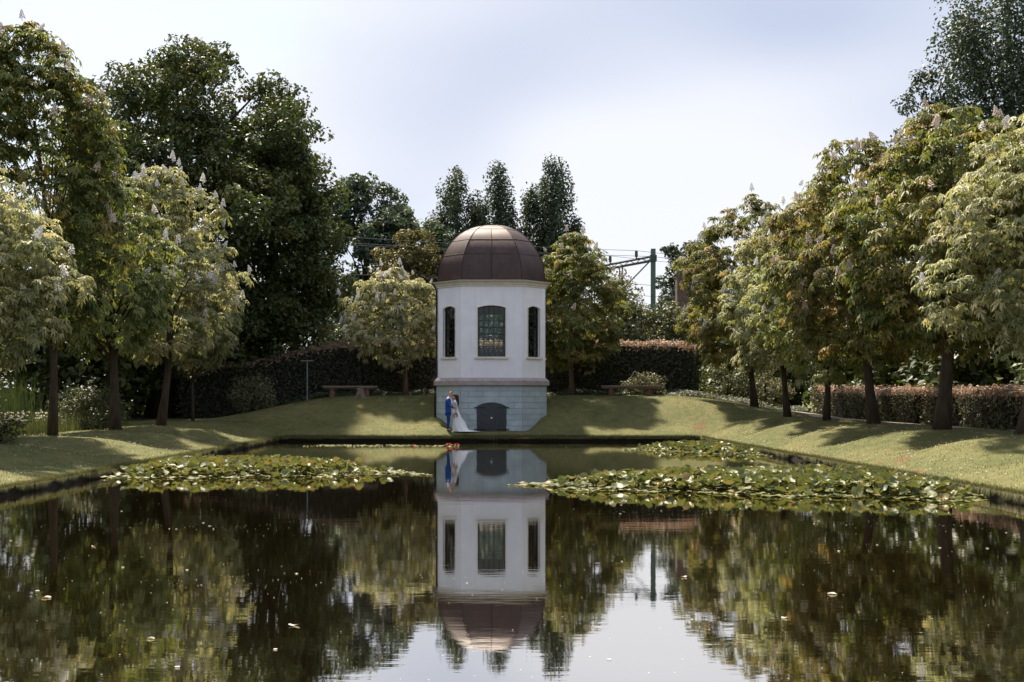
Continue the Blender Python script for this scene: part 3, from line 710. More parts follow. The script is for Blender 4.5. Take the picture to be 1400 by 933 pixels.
def dome_pt(i, s, u, out=0.0):
    """face i, s from 0 to 1 along it, u up the profile"""
    r, z = prof_at(u); pts = octagon(0, W=r + out); order = [(7, 0), (0, 1), (1, 2), (2, 3), (3, 4), (4, 5), (5, 6), (6, 7)][i]
    a, c = pts[order[0]], pts[order[1]]
    return Vector((a[0] + (c[0] - a[0]) * s, a[1] + (c[1] - a[1]) * s, tz(z) + out * (0.3 + u)))
for i in range(8):
    for r in range(4):
        ncol = 2 if (i % 2 == 0 and r < 3) else 1
        for c in range(ncol):
            bm = bmesh.new(); gs = 0.006 if r < 3 else 0.012; s0, s1 = c / ncol + gs, (c + 1) / ncol - gs; u0, u1 = ROWU[r] + 0.004, ROWU[r + 1] - 0.004
            ns, nu = 2, 9; grid = []
            pil = RNG.uniform(0.002, 0.010)
            for a in range(nu + 1):
                row = []
                for q in range(ns + 1):
                    s = s0 + (s1 - s0) * q / ns; u = u0 + (u1 - u0) * a / nu
                    row.append(bm.verts.new(dome_pt(i, s, u, 0.004 + pil * math.sin(PI * q / ns) * math.sin(PI * a / nu))))
                grid.append(row)
            for a in range(nu):
                for q in range(ns): bm.faces.new((grid[a][q], grid[a][q + 1], grid[a + 1][q + 1], grid[a + 1][q]))
            ret = bmesh.ops.extrude_face_region(bm, geom=bm.faces[:])
            cen = Vector((0, 0, tz(8.2)))
            for v in [g for g in ret['geom'] if isinstance(g, bmesh.types.BMVert)]: v.co += (cen - v.co).normalized() * 0.022
            sh = obj('copper_sheet', bm, MATS['copper'], dome, smooth=True)
            for e in sh.data.edges: e.use_edge_sharp = False
            ang = sh.data.polygons
            sharp = {}
            for p in ang:
                for ek in p.edge_keys: sharp.setdefault(ek, []).append(p.normal.copy())
            for e in sh.data.edges:
                nn = sharp.get(tuple(sorted(e.vertices)), [])
                if len(nn) == 2 and nn[0].dot(nn[1]) < 0.6: e.use_edge_sharp = True
    bm = bmesh.new(); tube(bm, [dome_pt(i, 0, k / 22, 0.012) for k in range(0, 21)], 0.013, 6); obj('seam', bm, MATS['copper_seam'], dome)
    if i % 2 == 0:
        bm = bmesh.new(); tube(bm, [dome_pt(i, 0.5, k / 22, 0.012) for k in range(0, 17)], 0.010, 6); obj('seam', bm, MATS['copper_seam'], dome)
    for u in ROWU[1:4]:
        bm = bmesh.new(); tube(bm, [dome_pt(i, 0.0, u, 0.008), dome_pt(i, 1.0, u, 0.008)], 0.010, 6); obj('seam', bm, MATS['copper_seam'], dome)
bm = bmesh.new(); prism(bm, octagon(0, W=0.40), tz(10.27), tz(10.335)); obj('dome_cap', bm, MATS['copper'], dome)
# rain pipe at the left corner
bm = bmesh.new(); a = Vector((-HW, -HA, 0)); e1 = Vector((-0.05, -0.02, 0)); e2 = Vector((-0.24, -0.08, 0)); e3 = Vector((-0.12, -0.05, 0))
tube(bm, [a + e2 + Vector((0, 0, Z_CT - 0.05)), a + e1 + Vector((0, 0, Z_CB - 0.12)), a + e1 + Vector((0, 0, 5.0)), a + e1 + Vector((0, 0, Z_LT + 0.12)), a + e2 + Vector((0, 0, tz(2.78))), a + e2 + Vector((0, 0, tz(2.50))), a + e3 + Vector((0, 0, tz(2.35))), a + e3 + Vector((0, 0, tz(0.85)))], 0.042, 8)
obj('rain_pipe', bm, MATS['black_iron'], tower, smooth=True)

# ------------------------------------------------------------------ trees
def rowx(p, X): return X * F_PX / (p - VPX)                       # depth of a tree of the row from its trunk's pixel
LX, RX = -13.2, 13.2
G = 'horse chestnuts in rows along the pond'
chestnut('pale chestnut with white candles leaning in past the reeds', (-13.0, 28.9), 0.14, 1.9, 6.9, 2.3, 2.0, 'chestnut_pale', 101, 308, 19, 30, True, lean=(-0.1, 0), lsize=0.165, tint=0.42)
chestnut('tallest olive brown chestnut beside the reeds and tall meadow', (LX, rowx(72, LX)), 0.123, 2.6, 12.3, 2.7, 2.0, 'chestnut_olive', 102, 526, 16, 30, False, lean=(-0.7, 0), tint=0.45)
chestnut('mid green chestnut with thick flared trunk next to round meadow shrub', (LX, rowx(157, LX)), 0.172, 2.6, 8.6, 2.1, 1.7, 'chestnut_mid', 103, 280, 16, 22, True, lean=(-0.3, 0), tint=0.40)
chestnut('broad pale chestnut covered in white candles in front of the dark oak', (LX, rowx(219, LX)), 0.164, 2.5, 10.3, 2.85, 1.8, 'chestnut_pale', 104, 340, 16, 60, True, lean=(0.1, 0), tint=0.45)
chestnut('young chestnut with the thinnest trunk by the corner of the pond', (LX, rowx(264, LX)), 0.061, 2.5, 7.2, 1.9, 1.6, 'chestnut_pale', 105, 200, 16, 16, True, lean=(0.1, 0), tint=0.30)
chestnut('pale chestnut at the near end of the low side hedge', (RX, rowx(1395, RX)), 0.123, 1.9, 7.6, 2.5, 2.5, 'chestnut_pale', 106, 330, 19, 18, True, lean=(0.6, 0), lsize=0.165, tint=0.40)
chestnut('large chestnut with leaning thick trunk beside the hedge gap', (RX, rowx(1287, RX)), 0.205, 2.2, 9.1, 3.0, 3.0, 'chestnut_olive', 107, 448, 16, 34, False, lean=(0.3, 0), tint=0.62)
chestnut('chestnut with pale lower leaves before the pink tipped hedge', (RX, rowx(1195, RX)), 0.172, 2.1, 9.6, 3.1, 3.0, 'chestnut_rust', 108, 448, 16, 40, False, lean=(-0.2, 0), tint=0.42)
chestnut('low pale chestnut with short trunk at the end of the side hedge', (RX, rowx(1130, RX)), 0.123, 1.5, 8.9, 2.7, 2.6, 'chestnut_mid', 109, 369, 16, 28, True, lean=(0.0, 0), tint=0.62)
chestnut('chestnut with slanting trunk standing by the gravel path', (RX, rowx(1077, RX)), 0.139, 2.0, 8.6, 2.6, 2.6, 'chestnut_pale', 110, 330, 16, 36, True, lean=(-0.2, 0), tint=0.32)
chestnut('last chestnut of the row beside the pale ground cover, orange tinted top', (RX, rowx(1032, RX)), 0.156, 1.8, 10.2, 2.9, 2.8, 'chestnut_rust', 111, 425, 16, 40, True, lean=(-0.5, 0), tint=0.38)
chestnut('small pale chestnut full of white candles left of the tower', (px(555, 541, 58.4)[0], 58.4), 0.115, 1.6, 6.3, 2.25, 1.5, 'chestnut_pale', 112, 260, 16, 44, True, lean=(-0.55, 0), bark='bark_warm', tint=0.5, group='chestnuts flanking the tower')
chestnut('dense olive chestnut with pink candles right of the tower', (px(782, 540, 58.4)[0], 58.4), 0.125, 1.3, 8.1, 2.25, 2.2, 'chestnut_olive', 113, 380, 16, 34, False, lean=(0.1, 0), bark='bark_warm', tint=0.6, group='chestnuts flanking the tower')

oakp = px(222, 567, 62)
broadleaf('oak_tree', 'huge dark green oak towering behind the pale chestnuts', (oakp[0], 62), gz(oakp[0], 62), 0.75, 2.0, 19.7, 6.9, 6.5, 'oak_leaf', 201, 1760, 58, 0.26, (0.45, 0.8), boughs=176, br=1.7, lean=(1.6, 0), power=0.5, lump=0.28, inner=0.45)
broadleaf('oak_tree', 'smaller dark tree whose shoulder joins the huge oak', (px(372, 560, 63)[0], 63), gz(-12, 63), 0.40, 1.8, 14.2, 3.6, 3.4, 'oak_leaf', 202, 800, 50, 0.26, (0.4, 0.75), boughs=100, br=1.3, lump=0.28)
broadleaf('ash_tree', 'loose bluish green tree between the oak and the tower', (px(500, 500, 88)[0], 88), 1.4, 0.35, 3.0, 17.6, 5.0, 4.4, 'far_leaf', 203, 1040, 40, 0.34, (0.45, 0.8), boughs=130, br=1.4, lump=0.35, inner=0.30, group='trees beyond the back hedge')
broadleaf('maple_tree', 'rounded olive tree just left of the dome', (px(562, 500, 76)[0], 76), 1.4, 0.25, 2.0, 11.4, 2.9, 2.7, 'olive_leaf', 204, 420, 46, 0.27, (0.4, 0.7), boughs=60, br=1.0, group='trees beyond the back hedge')
broadleaf('alder_tree', 'dark green tree between the railway mast and the chestnut row', (px(946, 500, 92)[0], 92), 1.3, 0.3, 2.0, 15.0, 3.0, 3.0, 'far_leaf', 205, 640, 42, 0.33, (0.4, 0.75), boughs=90, br=1.2, lump=0.3, power=0.75, taper=0.75, group='trees beyond the back hedge')
poplar('left poplar of the three behind the dome, forked top', (px(625, 500, 120)[0], 120), 1.2, 24.6, 3.8, 301, 6)
poplar('middle poplar of the three behind the dome', (px(680, 500, 120)[0], 120), 1.2, 24.8, 4.6, 302, 8)
poplar('tallest poplar standing alone right of the dome', (px(757, 500, 120)[0], 120), 1.2, 26.6, 4.2, 303, 7)
poplar('very tall grey green poplar rising above the chestnut row', (px(1378, 500, 70)[0], 70), 1.0, 28.5, 5.0, 304, 9, per=68, lsize=0.26)
broadleaf('aspen_tree', 'loose airy tree next to the very tall poplar', (px(1262, 500, 74)[0], 74), 1.0, 0.2, 8.0, 22.0, 3.0, 2.6, 'poplar_leaf', 206, 150, 55, 0.24, (0.4, 0.8), lump=0.4, inner=0.2)
def wood(group, label, spots, seed):
    for k, (xx, yy, hh, rr_) in enumerate(spots):
        broadleaf('understory_tree', label, (xx, yy), gz(xx, yy), 0.16, 0.0, hh, rr_, rr_, 'oak_leaf', seed + k, 180, 36, 0.44, (0.6, 1.05), group=group, power=0.34, taper=0.5, inner=0.3)
wood('dark wood behind the left row', 'dark shaded tree of the wood behind the meadow', [(-21, 58, 7.5, 3.4), (-27, 52, 7.0, 3.4), (-29.5, 45.5, 7.0, 3.4), (-15.5, 66, 6.0, 3.0), (-22.5, 66, 10, 4.2), (-31, 58, 11, 4.4), (-27.5, 38.5, 7.0, 3.3), (-29, 66, 11, 4.4), (-34, 50, 10, 4.2), (-26.5, 32, 6.5, 3.0), (-35, 42, 9, 4.0)], 400)
wood('dark trees behind the low side hedge', 'dark shaded tree standing behind the low pink tipped hedge', [(21.5, 37, 6.0, 2.9), (22.5, 42, 6.5, 3.1), (21.5, 47, 5.5, 2.9), (22.5, 52, 6.5, 3.1), (21.5, 57, 6.0, 2.9), (21, 62, 5.5, 2.9), (16.0, 67, 5.0, 2.8), (26, 65, 8, 3.6), (21.5, 32, 5.5, 2.9)], 430)
G4 = 'shrubs below the railway mast'
for k, (xx, yy, hh, rr_, mt) in enumerate([(8.2, 71, 6.4, 2.2, 'shrub_leaf'), (11.4, 72, 6.0, 2.3, 'shrub_leaf'), (14.2, 71, 5.6, 2.0, 'shrub_leaf'), (9.2, 78, 8.3, 1.9, 'pale_shrub_leaf'), (13.4, 80, 6.6, 2.1, 'olive_leaf'), (5.4, 73, 5.6, 2.2, 'shrub_leaf'), (-7.2, 72, 5.6, 2.4, 'far_leaf'), (-3.2, 71, 6.4, 2.4, 'far_leaf'), (-11.0, 72, 6.0, 2.6, 'far_leaf'), (0.8, 74, 6.5, 2.6, 'far_leaf')]):
    lab = {'shrub_leaf': 'dark rounded tall shrub behind the hedge below the railway mast', 'pale_shrub_leaf': 'pale leafy shrub top under the railway portal beam', 'olive_leaf': 'olive shrub behind the hedge right of the mast', 'far_leaf': 'bluish shrub behind the hedge left of the dome'}[mt]
    if mt == 'far_leaf': lab = {-7.2: 'bluish tall shrub behind the hedge, left of the small pale chestnut', -3.2: 'bluish tall shrub hidden behind the small pale chestnut', -11.0: 'bluish tall shrub behind the hedge next to the dark oak', 0.8: 'bluish tall shrub seen through the tower windows'}[xx]
    shrub('tall_shrub', lab, (xx, yy), hh, rr_, rr_, mt, 460 + k, 110, 80, 0.24, group=G4 if mt == 'shrub_leaf' else None)

# ------------------------------------------------------------------ hedges and shrubs
hz = lambda X, Y_: ground(np.asarray(X, float), np.asarray(Y_, float))
HB = 60.6
hedge('tall dark clipped hedge with pale pink tips behind the tower and benches', -16.5, 11.2, HB, HB + 1.3, 2.72, hz, 150, 501, 0.15, 'hedge_leaf', 0.34)
hedge('low clipped hedge with pink tips, long near stretch up to the gap', 16.6, 17.6, 29.5, 43.2, 1.25, hz, 230, 502, 0.12, 'hedge_side_leaf', 0.24)
hedge('low clipped hedge with pink tips, stretch beyond the gap', 16.6, 17.6, 44.5, 58.0, 1.30, hz, 200, 503, 0.12, 'hedge_side_leaf', 0.20)
shrub('spreading_shrub', 'light green spreading shrub growing behind the right log bench', (px(880, 545, 58.6)[0], 58.6), 1.25, 1.0, 0.7, 'pale_shrub_leaf', 520, 40, 60, 0.10, power=0.7, taper=0.6)
shrub('drooping_shrub', 'pale drooping shrub at the foot of the dark oak', (px(345, 550, 57.5)[0], 57.5), 1.7, 1.1, 0.9, 'pale_shrub_leaf', 521, 55, 60, 0.12)
shrub('round_shrub', 'round grey green shrub in the meadow between two chestnut trunks', (px(122, 575, 43)[0], 43.0), 1.75, 1.25, 1.1, 'shrub_leaf', 522, 90, 70, 0.10)
shrub('meadow_shrub', 'small dark leafy bush at the edge of the tall meadow', (px(14, 600, 33)[0] - 0.3, 33.0), 0.75, 0.6, 0.55, 'shrub_leaf', 523, 30, 60, 0.10)
shrub('path_shrub', 'grey leafed shrub by the end of the gravel path', (15.0, 60.6), 2.0, 1.2, 1.0, 'pale_shrub_leaf', 524, 60, 60, 0.12)
shrub('path_shrub', 'dark leafed shrub between path and last chestnut', (13.0, 61.4), 2.2, 1.3, 1.0, 'shrub_leaf', 525, 60, 60, 0.12)

def scatter_blades(name, label, cat, P, hmin, hmax, wd, mat, rng, bend=0.4, kind='stuff', tint=0.45):
    n = len(P); h = rng.uniform(hmin, hmax, n); a = rng.uniform(0, 6.28, n)
    lean = np.stack([np.cos(a), np.sin(a), np.zeros(n)], 1) * (rng.uniform(0, bend, n) * h)[:, None]
    sd_ = np.stack([-np.sin(a + rng.normal(0, 1, n)), np.cos(a + rng.normal(0, 1, n)), np.zeros(n)], 1) * (wd * rng.uniform(0.6, 1.3, n))[:, None]
    V = np.stack([P - sd_ - np.array([0, 0, 0.01]), P + sd_ - np.array([0, 0, 0.01]), P + lean + np.stack([np.zeros(n), np.zeros(n), h], 1)], 1)
    tn = np.repeat(np.clip(tint + rng.normal(0, 0.2, n), 0, 1), 3)
    o = link_mesh(name, npmesh(name, V.reshape(-1, 3), np.arange(n * 3).reshape(-1, 3), tn), MATS[mat]); tag(o, label, cat, kind=kind); return o
def strip_cover(label, x0, x1, y0, y1, n, h, lsize, seed, mat='ground_cover_leaf', tint=0.4):
    rng = np.random.default_rng(seed); X = rng.uniform(x0, x1, n); Yv = rng.uniform(y0, y1, n)
    P = np.stack([X, Yv, ground(X, Yv) + rng.uniform(0.02, h, n) * (0.6 + 0.4 * np.sin(X * 2.3 + Yv))], 1)
    nrm = unit(rng.normal(0, 0.5, P.shape) + np.array([0, -0.2, 1])); d = unit(np.cross(nrm, rng.normal(0, 1, P.shape))); L = lsize * rng.uniform(0.6, 1.3, n)
    V, Fc, T = leaflets(P, d, nrm, L, L * 0.6, rng.uniform(0, 0.3, n), np.clip(tint + rng.normal(0, 0.16, n), 0, 1))
    tag(link_mesh('ground_cover', npmesh('ground_cover', V, Fc, T), MATS[mat]), label, 'ground cover', kind='stuff')
strip_cover('low dark green ground cover along the foot of the left hedge', -13.5, -2.6, 58.2, 60.7, 14000, 0.28, 0.11, 530)
strip_cover('low green ground cover along the foot of the right hedge', 3.2, 9.5, 58.2, 60.7, 9000, 0.28, 0.11, 531, tint=0.5)
strip_cover('pale silvery ground cover bordering the gravel path', 9.0, 16.4, 57.9, 60.6, 12000, 0.32, 0.10, 532, tint=0.85)

# ------------------------------------------------------------------ grass, meadow, reeds
rng = np.random.default_rng(600)
def pts(n, x0, x1, y0, y1):
    X = rng.uniform(x0, x1, n); Yv = rng.uniform(y0, y1, n); d = pond_dist(X, Yv); ok = d > 0.03; X, Yv = X[ok], Yv[ok]
    return np.stack([X, Yv, ground(X, Yv)], 1)
P = np.concatenate([pts(42000, -16.5, -9.1, 19, 53), pts(42000, 9.4, 16.6, 19, 60), pts(42000, -12, 12, 50.4, 58.3)])
inside = (np.abs(P[:, 0] - TX) < 2.6) & (P[:, 1] > 52.8) & (P[:, 1] < 57.9)
scatter_blades('lawn_grass', 'short mown grass over the banks of the pond', 'grass', P[~inside], 0.02, 0.06, 0.006, 'grass_blade', rng, 0.8)
def edge_pts(n):
    """points along the lip of the bank, and the way to the water from each"""
    out_ = []; inw = []
    for (xa, ya, xb, yb) in ((PX0, 12, PX0, PY1), (PX1, 12, PX1, PY1), (PX0, PY1, PX1, PY1)):
        k = int(n * (abs(xb - xa) + abs(yb - ya)) / 90); u = rng.uniform(0, 1, k)
        X = xa + (xb - xa) * u; Yv = ya + (yb - ya) * u
        ox = -1 if xa == xb == PX0 else (1 if xa == xb == PX1 else 0); oy = 1 if ox == 0 else 0
        best = np.full(k, 9.0)
        for s in np.arange(-0.4, 0.5, 0.02):
            dd = pond_dist(X + ox * s, Yv + oy * s); best = np.where((best == 9) & (dd > 0.005), s, best)
        q = best + np.abs(rng.normal(0, 0.05, k)); out_.append(np.stack([X + ox * q, Yv + oy * q, ground(X + ox * q, Yv + oy * q)], 1)); inw.append(np.repeat([[-ox, -oy, 0.0]], k, 0))
    return np.concatenate(out_), np.concatenate(inw)
P, I = edge_pts(40000); scatter_blades('bank_grass', 'longer grass fringe standing along the edge of the pond', 'grass', P, 0.03, 0.13, 0.008, 'fringe_blade', rng, 1.3)
P, I = edge_pts(45000); n = len(P); clump = np.clip(0.55 + 0.6 * wob(P[:, 0], P[:, 1], 6.0) + 0.5 * wob(P[:, 0], P[:, 1], 2.1), 0.05, 1.3)   # tufts that hang over the edge
L = rng.uniform(0.08, 0.28, n) * clump; s_ = np.stack([I[:, 1], -I[:, 0], np.zeros(n)], 1); sw = rng.normal(0, 0.35, n)[:, None]
mid = P + (I + s_ * sw) * (L * 0.45)[:, None] + np.array([0, 0, 0.02]); tip = P + (I + s_ * sw) * (L * 0.62)[:, None]; tip[:, 2] = np.maximum(0.005, P[:, 2] - L * 0.85); wv_ = s_ * rng.uniform(0.005, 0.010, n)[:, None]
V = np.stack([P - wv_ - I * 0.03, P + wv_ - I * 0.03, mid - wv_, mid + wv_, tip], 1).reshape(-1, 3); k = np.arange(n)[:, None] * 5
Fc = np.concatenate([k + np.array([[0, 1, 3]]), k + np.array([[0, 3, 2]]), k + np.array([[2, 3, 4]])])
o = link_mesh('hanging_grass', npmesh('hanging_grass', V, Fc, np.repeat(np.clip(rng.normal(0.38, 0.22, n), 0, 1), 5)), MATS['fringe_blade']); tag(o, 'tufts of grass hanging over the bank towards the water', 'grass', kind='stuff')
P = pts(30000, -25, -14.6, 30, 52); edge = -14.9 - 0.4 * np.sin(P[:, 1] * 0.9); P = P[(P[:, 0] < edge) & ~((P[:, 1] > 44) & (P[:, 0] > -16.2))]
scatter_blades('meadow', 'tall unmown meadow with white flower heads behind the chestnuts', 'grass', P, 0.25, 0.85, 0.012, 'meadow_blade', rng, 0.5)
P = pts(3800, -24, -17.0, 36, 44); scatter_blades('reeds', 'stand of tall dark reeds at the back of the meadow', 'reeds', P, 1.3, 2.35, 0.022, 'reed_blade', rng, 0.22)
P = pts(700, -23, -15.2, 31, 44); P[:, 2] += rng.uniform(0.45, 0.8, len(P))
V, Fc, T = leaf_cloud(P, np.full(len(P), 0.05), 5, rng, 0.07, 0.5, np.full(len(P), 0.45)); o = link_mesh('meadow_flowers', npmesh('meadow_flowers', V, Fc, T), MATS['petal']); tag(o, 'white flower heads scattered through the tall meadow', 'flowers', kind='stuff')
P = np.concatenate([pts(900, -14, -9.3, 22, 52), pts(1500, 9.6, 15, 20, 56), pts(300, -9, 11, 50.6, 57)]); P[:, 2] += 0.035
inside = (np.abs(P[:, 0] - TX) < 2.7) & (P[:, 1] > 52.6); P = P[~inside]; n = len(P)
d = unit(np.stack([rng.normal(0, 1, n), rng.normal(0, 1, n), np.zeros(n)], 1)); L = rng.uniform(0.025, 0.055, n)
V, Fc, T = leaflets(P, d, np.repeat([[0, -0.2, 1.0]], n, 0), L, L * 0.7, np.zeros(n), rng.uniform(0, 0.8, n)); o = link_mesh('fallen_petals', npmesh('fallen_petals', V, Fc, T), MATS['petal']); tag(o, 'fallen chestnut petals dotted over the lawn', 'petals', kind='stuff')

# gravel path to the right
simple('gravel', (0.34, 0.27, 0.23), 0.95, 0.3, 40, bmp=0.5)
yy = np.arange(30, 62, 0.5); V = []
for y_ in yy:
    cxp = 15.7 + 0.1 * math.sin(y_ * 0.3)
    for s in np.linspace(-0.55, 0.55, 5): V.append((cxp + s, y_, gz(cxp + s, y_) + 0.022))
k = np.arange(len(yy) * 5).reshape(len(yy), 5); q = np.stack([k[:-1, :-1], k[:-1, 1:], k[1:, 1:], k[1:, :-1]], -1).reshape(-1, 4)
o = link_mesh('gravel_path', npmesh('gravel_path', V, q, smooth=True), MATS['gravel']); o['kind'] = 'structure'; o['label'] = 'narrow pinkish gravel path between chestnut row and low hedge'

# ------------------------------------------------------------------ water lilies
def lily_mesh(seed, cup, fold):
    rg = random.Random(seed); bm = bmesh.new(); n = 13; c = bm.verts.new((0.0, 0, 0)); ring = []; mid = []
    for i in range(n):
        a = 0.16 + (2 * PI - 0.32) * i / (n - 1); r = 0.145 * rg.uniform(0.93, 1.05)
        zf_ = cup * 0.05 + 0.016 * math.sin(3 * a + seed) + fold * abs(math.sin(a)) * 0.07
        ring.append(bm.verts.new((math.cos(a) * r * (1 - 0.12 * fold), math.sin(a) * r * (1 - 0.25 * fold), zf_)))
        mid.append(bm.verts.new((math.cos(a) * r * 0.55, math.sin(a) * r * 0.55, zf_ * 0.35)))
    for i in range(n - 1):
        bm.faces.new((c, mid[i], mid[i + 1])); bm.faces.new((mid[i], ring[i], ring[i + 1], mid[i + 1]))
    me = bpy.data.meshes.new('lily_leaf'); bm.to_mesh(me); bm.free()
    for p in me.polygons: p.use_smooth = True
    return me
LBASE = [lily_mesh(i, cup, fo) for i, (cup, fo) in enumerate([(0.2, 0), (0.6, 0.2), (0.9, 0.5), (0.3, 0.9), (-0.3, 0.3), (0.5, 1.1)])]
LV = []                                                         # every shape in eight tints
for me in LBASE:
    for tnt in (0.08, 0.22, 0.32, 0.42, 0.52, 0.64, 0.78, 0.95):
        c_ = me.copy(); at = c_.attributes.new('tint', 'FLOAT', 'POINT'); at.data.foreach_set('value', np.full(len(c_.vertices), tnt, np.float32)); c_.materials.append(MATS['lily_leaf']); LV.append(c_)
def in_poly(x, y, poly):
    ins = False; j = len(poly) - 1
    for i in range(len(poly)):
        xi, yi = poly[i]; xj, yj = poly[j]
        if (yi > y) != (yj > y) and x < (xj - xi) * (y - yi) / (yj - yi) + xi: ins = not ins
        j = i
    return ins
def poly_d(x, y, poly):
    best = 9
    for i in range(len(poly)):
        a = Vector(poly[i]); c_ = Vector(poly[(i + 1) % len(poly)]); p = Vector((x, y)); ab = c_ - a
        u = max(0, min(1, (p - a).dot(ab) / ab.length_squared)); best = min(best, (a + ab * u - p).length)
    return best
def lily_bed(label, poly, n, seed, yellow=0.0, tipx=None, singles=300, hmax=0.28):
    rg = random.Random(seed)
    xs_, ys_ = [p[0] for p in poly], [p[1] for p in poly]
    root = thing('water_lily_bed', label, 'water lilies', (sum(xs_) / len(poly), sum(ys_) / len(poly), 0)); ox, oy = root.location.x, root.location.y
    L = []
    while len(L) < n:
        x, y = rg.uniform(min(xs_), max(xs_)), rg.uniform(min(ys_), max(ys_))
        jit = 0.25 * math.sin(x * 2.1 + seed) + 0.2 * math.sin(x * 5.3 + y)
        if not in_poly(x, y + jit, poly) or pond_dist(np.array([x]), np.array([y]))[0] > -0.12: continue
        e = min(1, poly_d(x, y, poly) / 0.9)
        tip = 1.0 if tipx is None else max(0.0, min(1.0, abs(x - tipx) / 3.0))
        e *= tip ** 0.8
        if rg.random() > 0.22 + 0.8 * e: continue
        hh = 0.008 + (hmax * rg.random() ** 0.8 * min(1, e * 1.5) if rg.random() < 0.35 + 0.6 * e else 0)
        flat = hh < 0.05
        tilt = rg.uniform(0.0, 0.06) if flat else min(1.35, abs(rg.gauss(0.40, 0.34)))
        L.append((x, y, hh, tilt, rg.uniform(0, 6.28), rg.uniform(0.5, 1.0), flat))
    L.sort(key=lambda q: q[1])
    step = max(1, int(len(L) * 0.55 / singles)); rest = []
    single = set(list(range(0, len(L), step))[:singles])
    for k, (x, y, hh, tilt, rz, sc, flat) in enumerate(L):
        ti = min(7, max(0, int(rg.gauss(3.3 + yellow, 1.7)))); shp = 0 if flat else rg.choice((1, 2, 3, 3, 4, 5, 2))
        me = LV[shp * 8 + ti]
        Mx = Matrix.Translation((x - ox, y - oy, hh)) @ Matrix.Rotation(rz, 4, 'Z') @ Matrix.Rotation(tilt, 4, 'Y') @ Matrix.Rotation(rg.uniform(0, 6.28), 4, 'Z') @ Matrix.Scale(sc, 4)
        if not flat:                                              # lift so that no leaf dips below the surface
            low = min((Mx @ v.co).z for v in me.vertices)
            if low < 0.004: Mx = Matrix.Translation((0, 0, 0.004 - low)) @ Mx
        else: Mx = Matrix.Translation((0, 0, 0.006)) @ Mx
        if k in single:
            o = link_mesh('leaf', me, None, root); o.matrix_local = Mx
        else: rest.append((me, Mx))
    bmv, bmf, bmt = [], [], []; off = 0
    for me, Mx in rest:
        co = np.empty(len(me.vertices) * 3, np.float32); me.vertices.foreach_get('co', co); co = co.reshape(-1, 3)
        A = np.array(Mx); bmv.append(co @ A[:3, :3].T + A[:3, 3])
        for p in me.polygons:
            v = list(p.vertices); bmf.append([v[0] + off, v[1] + off, v[2] + off])
            if len(v) == 4: bmf.append([v[0] + off, v[2] + off, v[3] + off])
        bmt.append(np.full(len(co), me.attributes['tint'].data[0].value)); off += len(co)
    if rest:
        o = link_mesh('leaves', npmesh('leaves', np.concatenate(bmv), np.array(bmf), np.concatenate(bmt), smooth=True), MATS['lily_leaf'], root); o['kind'] = 'stuff'
    return root
lily_bed('long bed of water lilies in front of the low hedge, widest one', [(0.3, 24.5), (2.2, 23.2), (5.0, 21.9), (8.9, 20.6), (9.4, 21.5), (9.4, 25.8), (8.0, 27.4), (5.6, 27.0), (3.0, 25.8)], 2900, 700, 0.5, 0.3)
lily_bed('bed of water lilies below the left chestnuts, narrowing to a point', [(-9.1, 26.4), (-5.0, 26.8), (-1.2, 28.2), (-3.0, 29.6), (-5.5, 31.8), (-9.1, 32.2)], 1850, 701, 0.9, -1.2)
lily_bed('small bed of water lilies near the right corner of the pond', [(4.7, 41.8), (7.0, 39.6), (9.3, 36.6), (9.4, 43.5), (8.2, 45.0), (6.3, 44.0)], 1150, 702, 0.2, 4.7, hmax=0.22)
lily_bed('thin drift of floating lily leaves beneath the couple', [(-7.6, 45.2), (-1.4, 44.6), (-1.0, 45.4), (-3.0, 46.6), (-7.0, 46.4)], 90, 703, 0.0, hmax=0.0, singles=90)
# red blossoms on that drift
simple('lily_red', (0.55, 0.09, 0.03), 0.5, 0.2, 20)
bm = bmesh.new()
for ringk, (cnt, tl, ln) in enumerate(((9, 0.35, 0.13), (7, 0.8, 0.11), (5, 1.15, 0.09))):
    for i in range(cnt):
        a = 2 * PI * i / cnt + ringk * 0.3; d_ = Vector((math.cos(a) * math.cos(tl), math.sin(a) * math.cos(tl), math.sin(tl))); s_ = Vector((-math.sin(a), math.cos(a), 0))
        v = [bm.verts.new(p) for p in (Vector((0, 0, 0.01)), d_ * ln * 0.6 + s_ * 0.028, d_ * ln, d_ * ln * 0.6 - s_ * 0.028)]; bm.faces.new(v)
LF = bpy.data.meshes.new('lily_blossom'); bm.to_mesh(LF); bm.free(); LF.materials.append(MATS['lily_red'])
for k, (xx, yy_, sc) in enumerate([(-1.50, 45.2, 1.5), (-1.18, 45.4, 1.2), (-2.9, 45.6, 0.8), (-4.3, 45.4, 0.6)]):
    o = link_mesh('lily_blossom', LF, None, None, (xx, yy_, 0.012)); o.scale = (sc, sc, sc); tag(o, 'red water lily blossom on the thin drift of floating leaves', 'flower', 'red blossoms afloat')
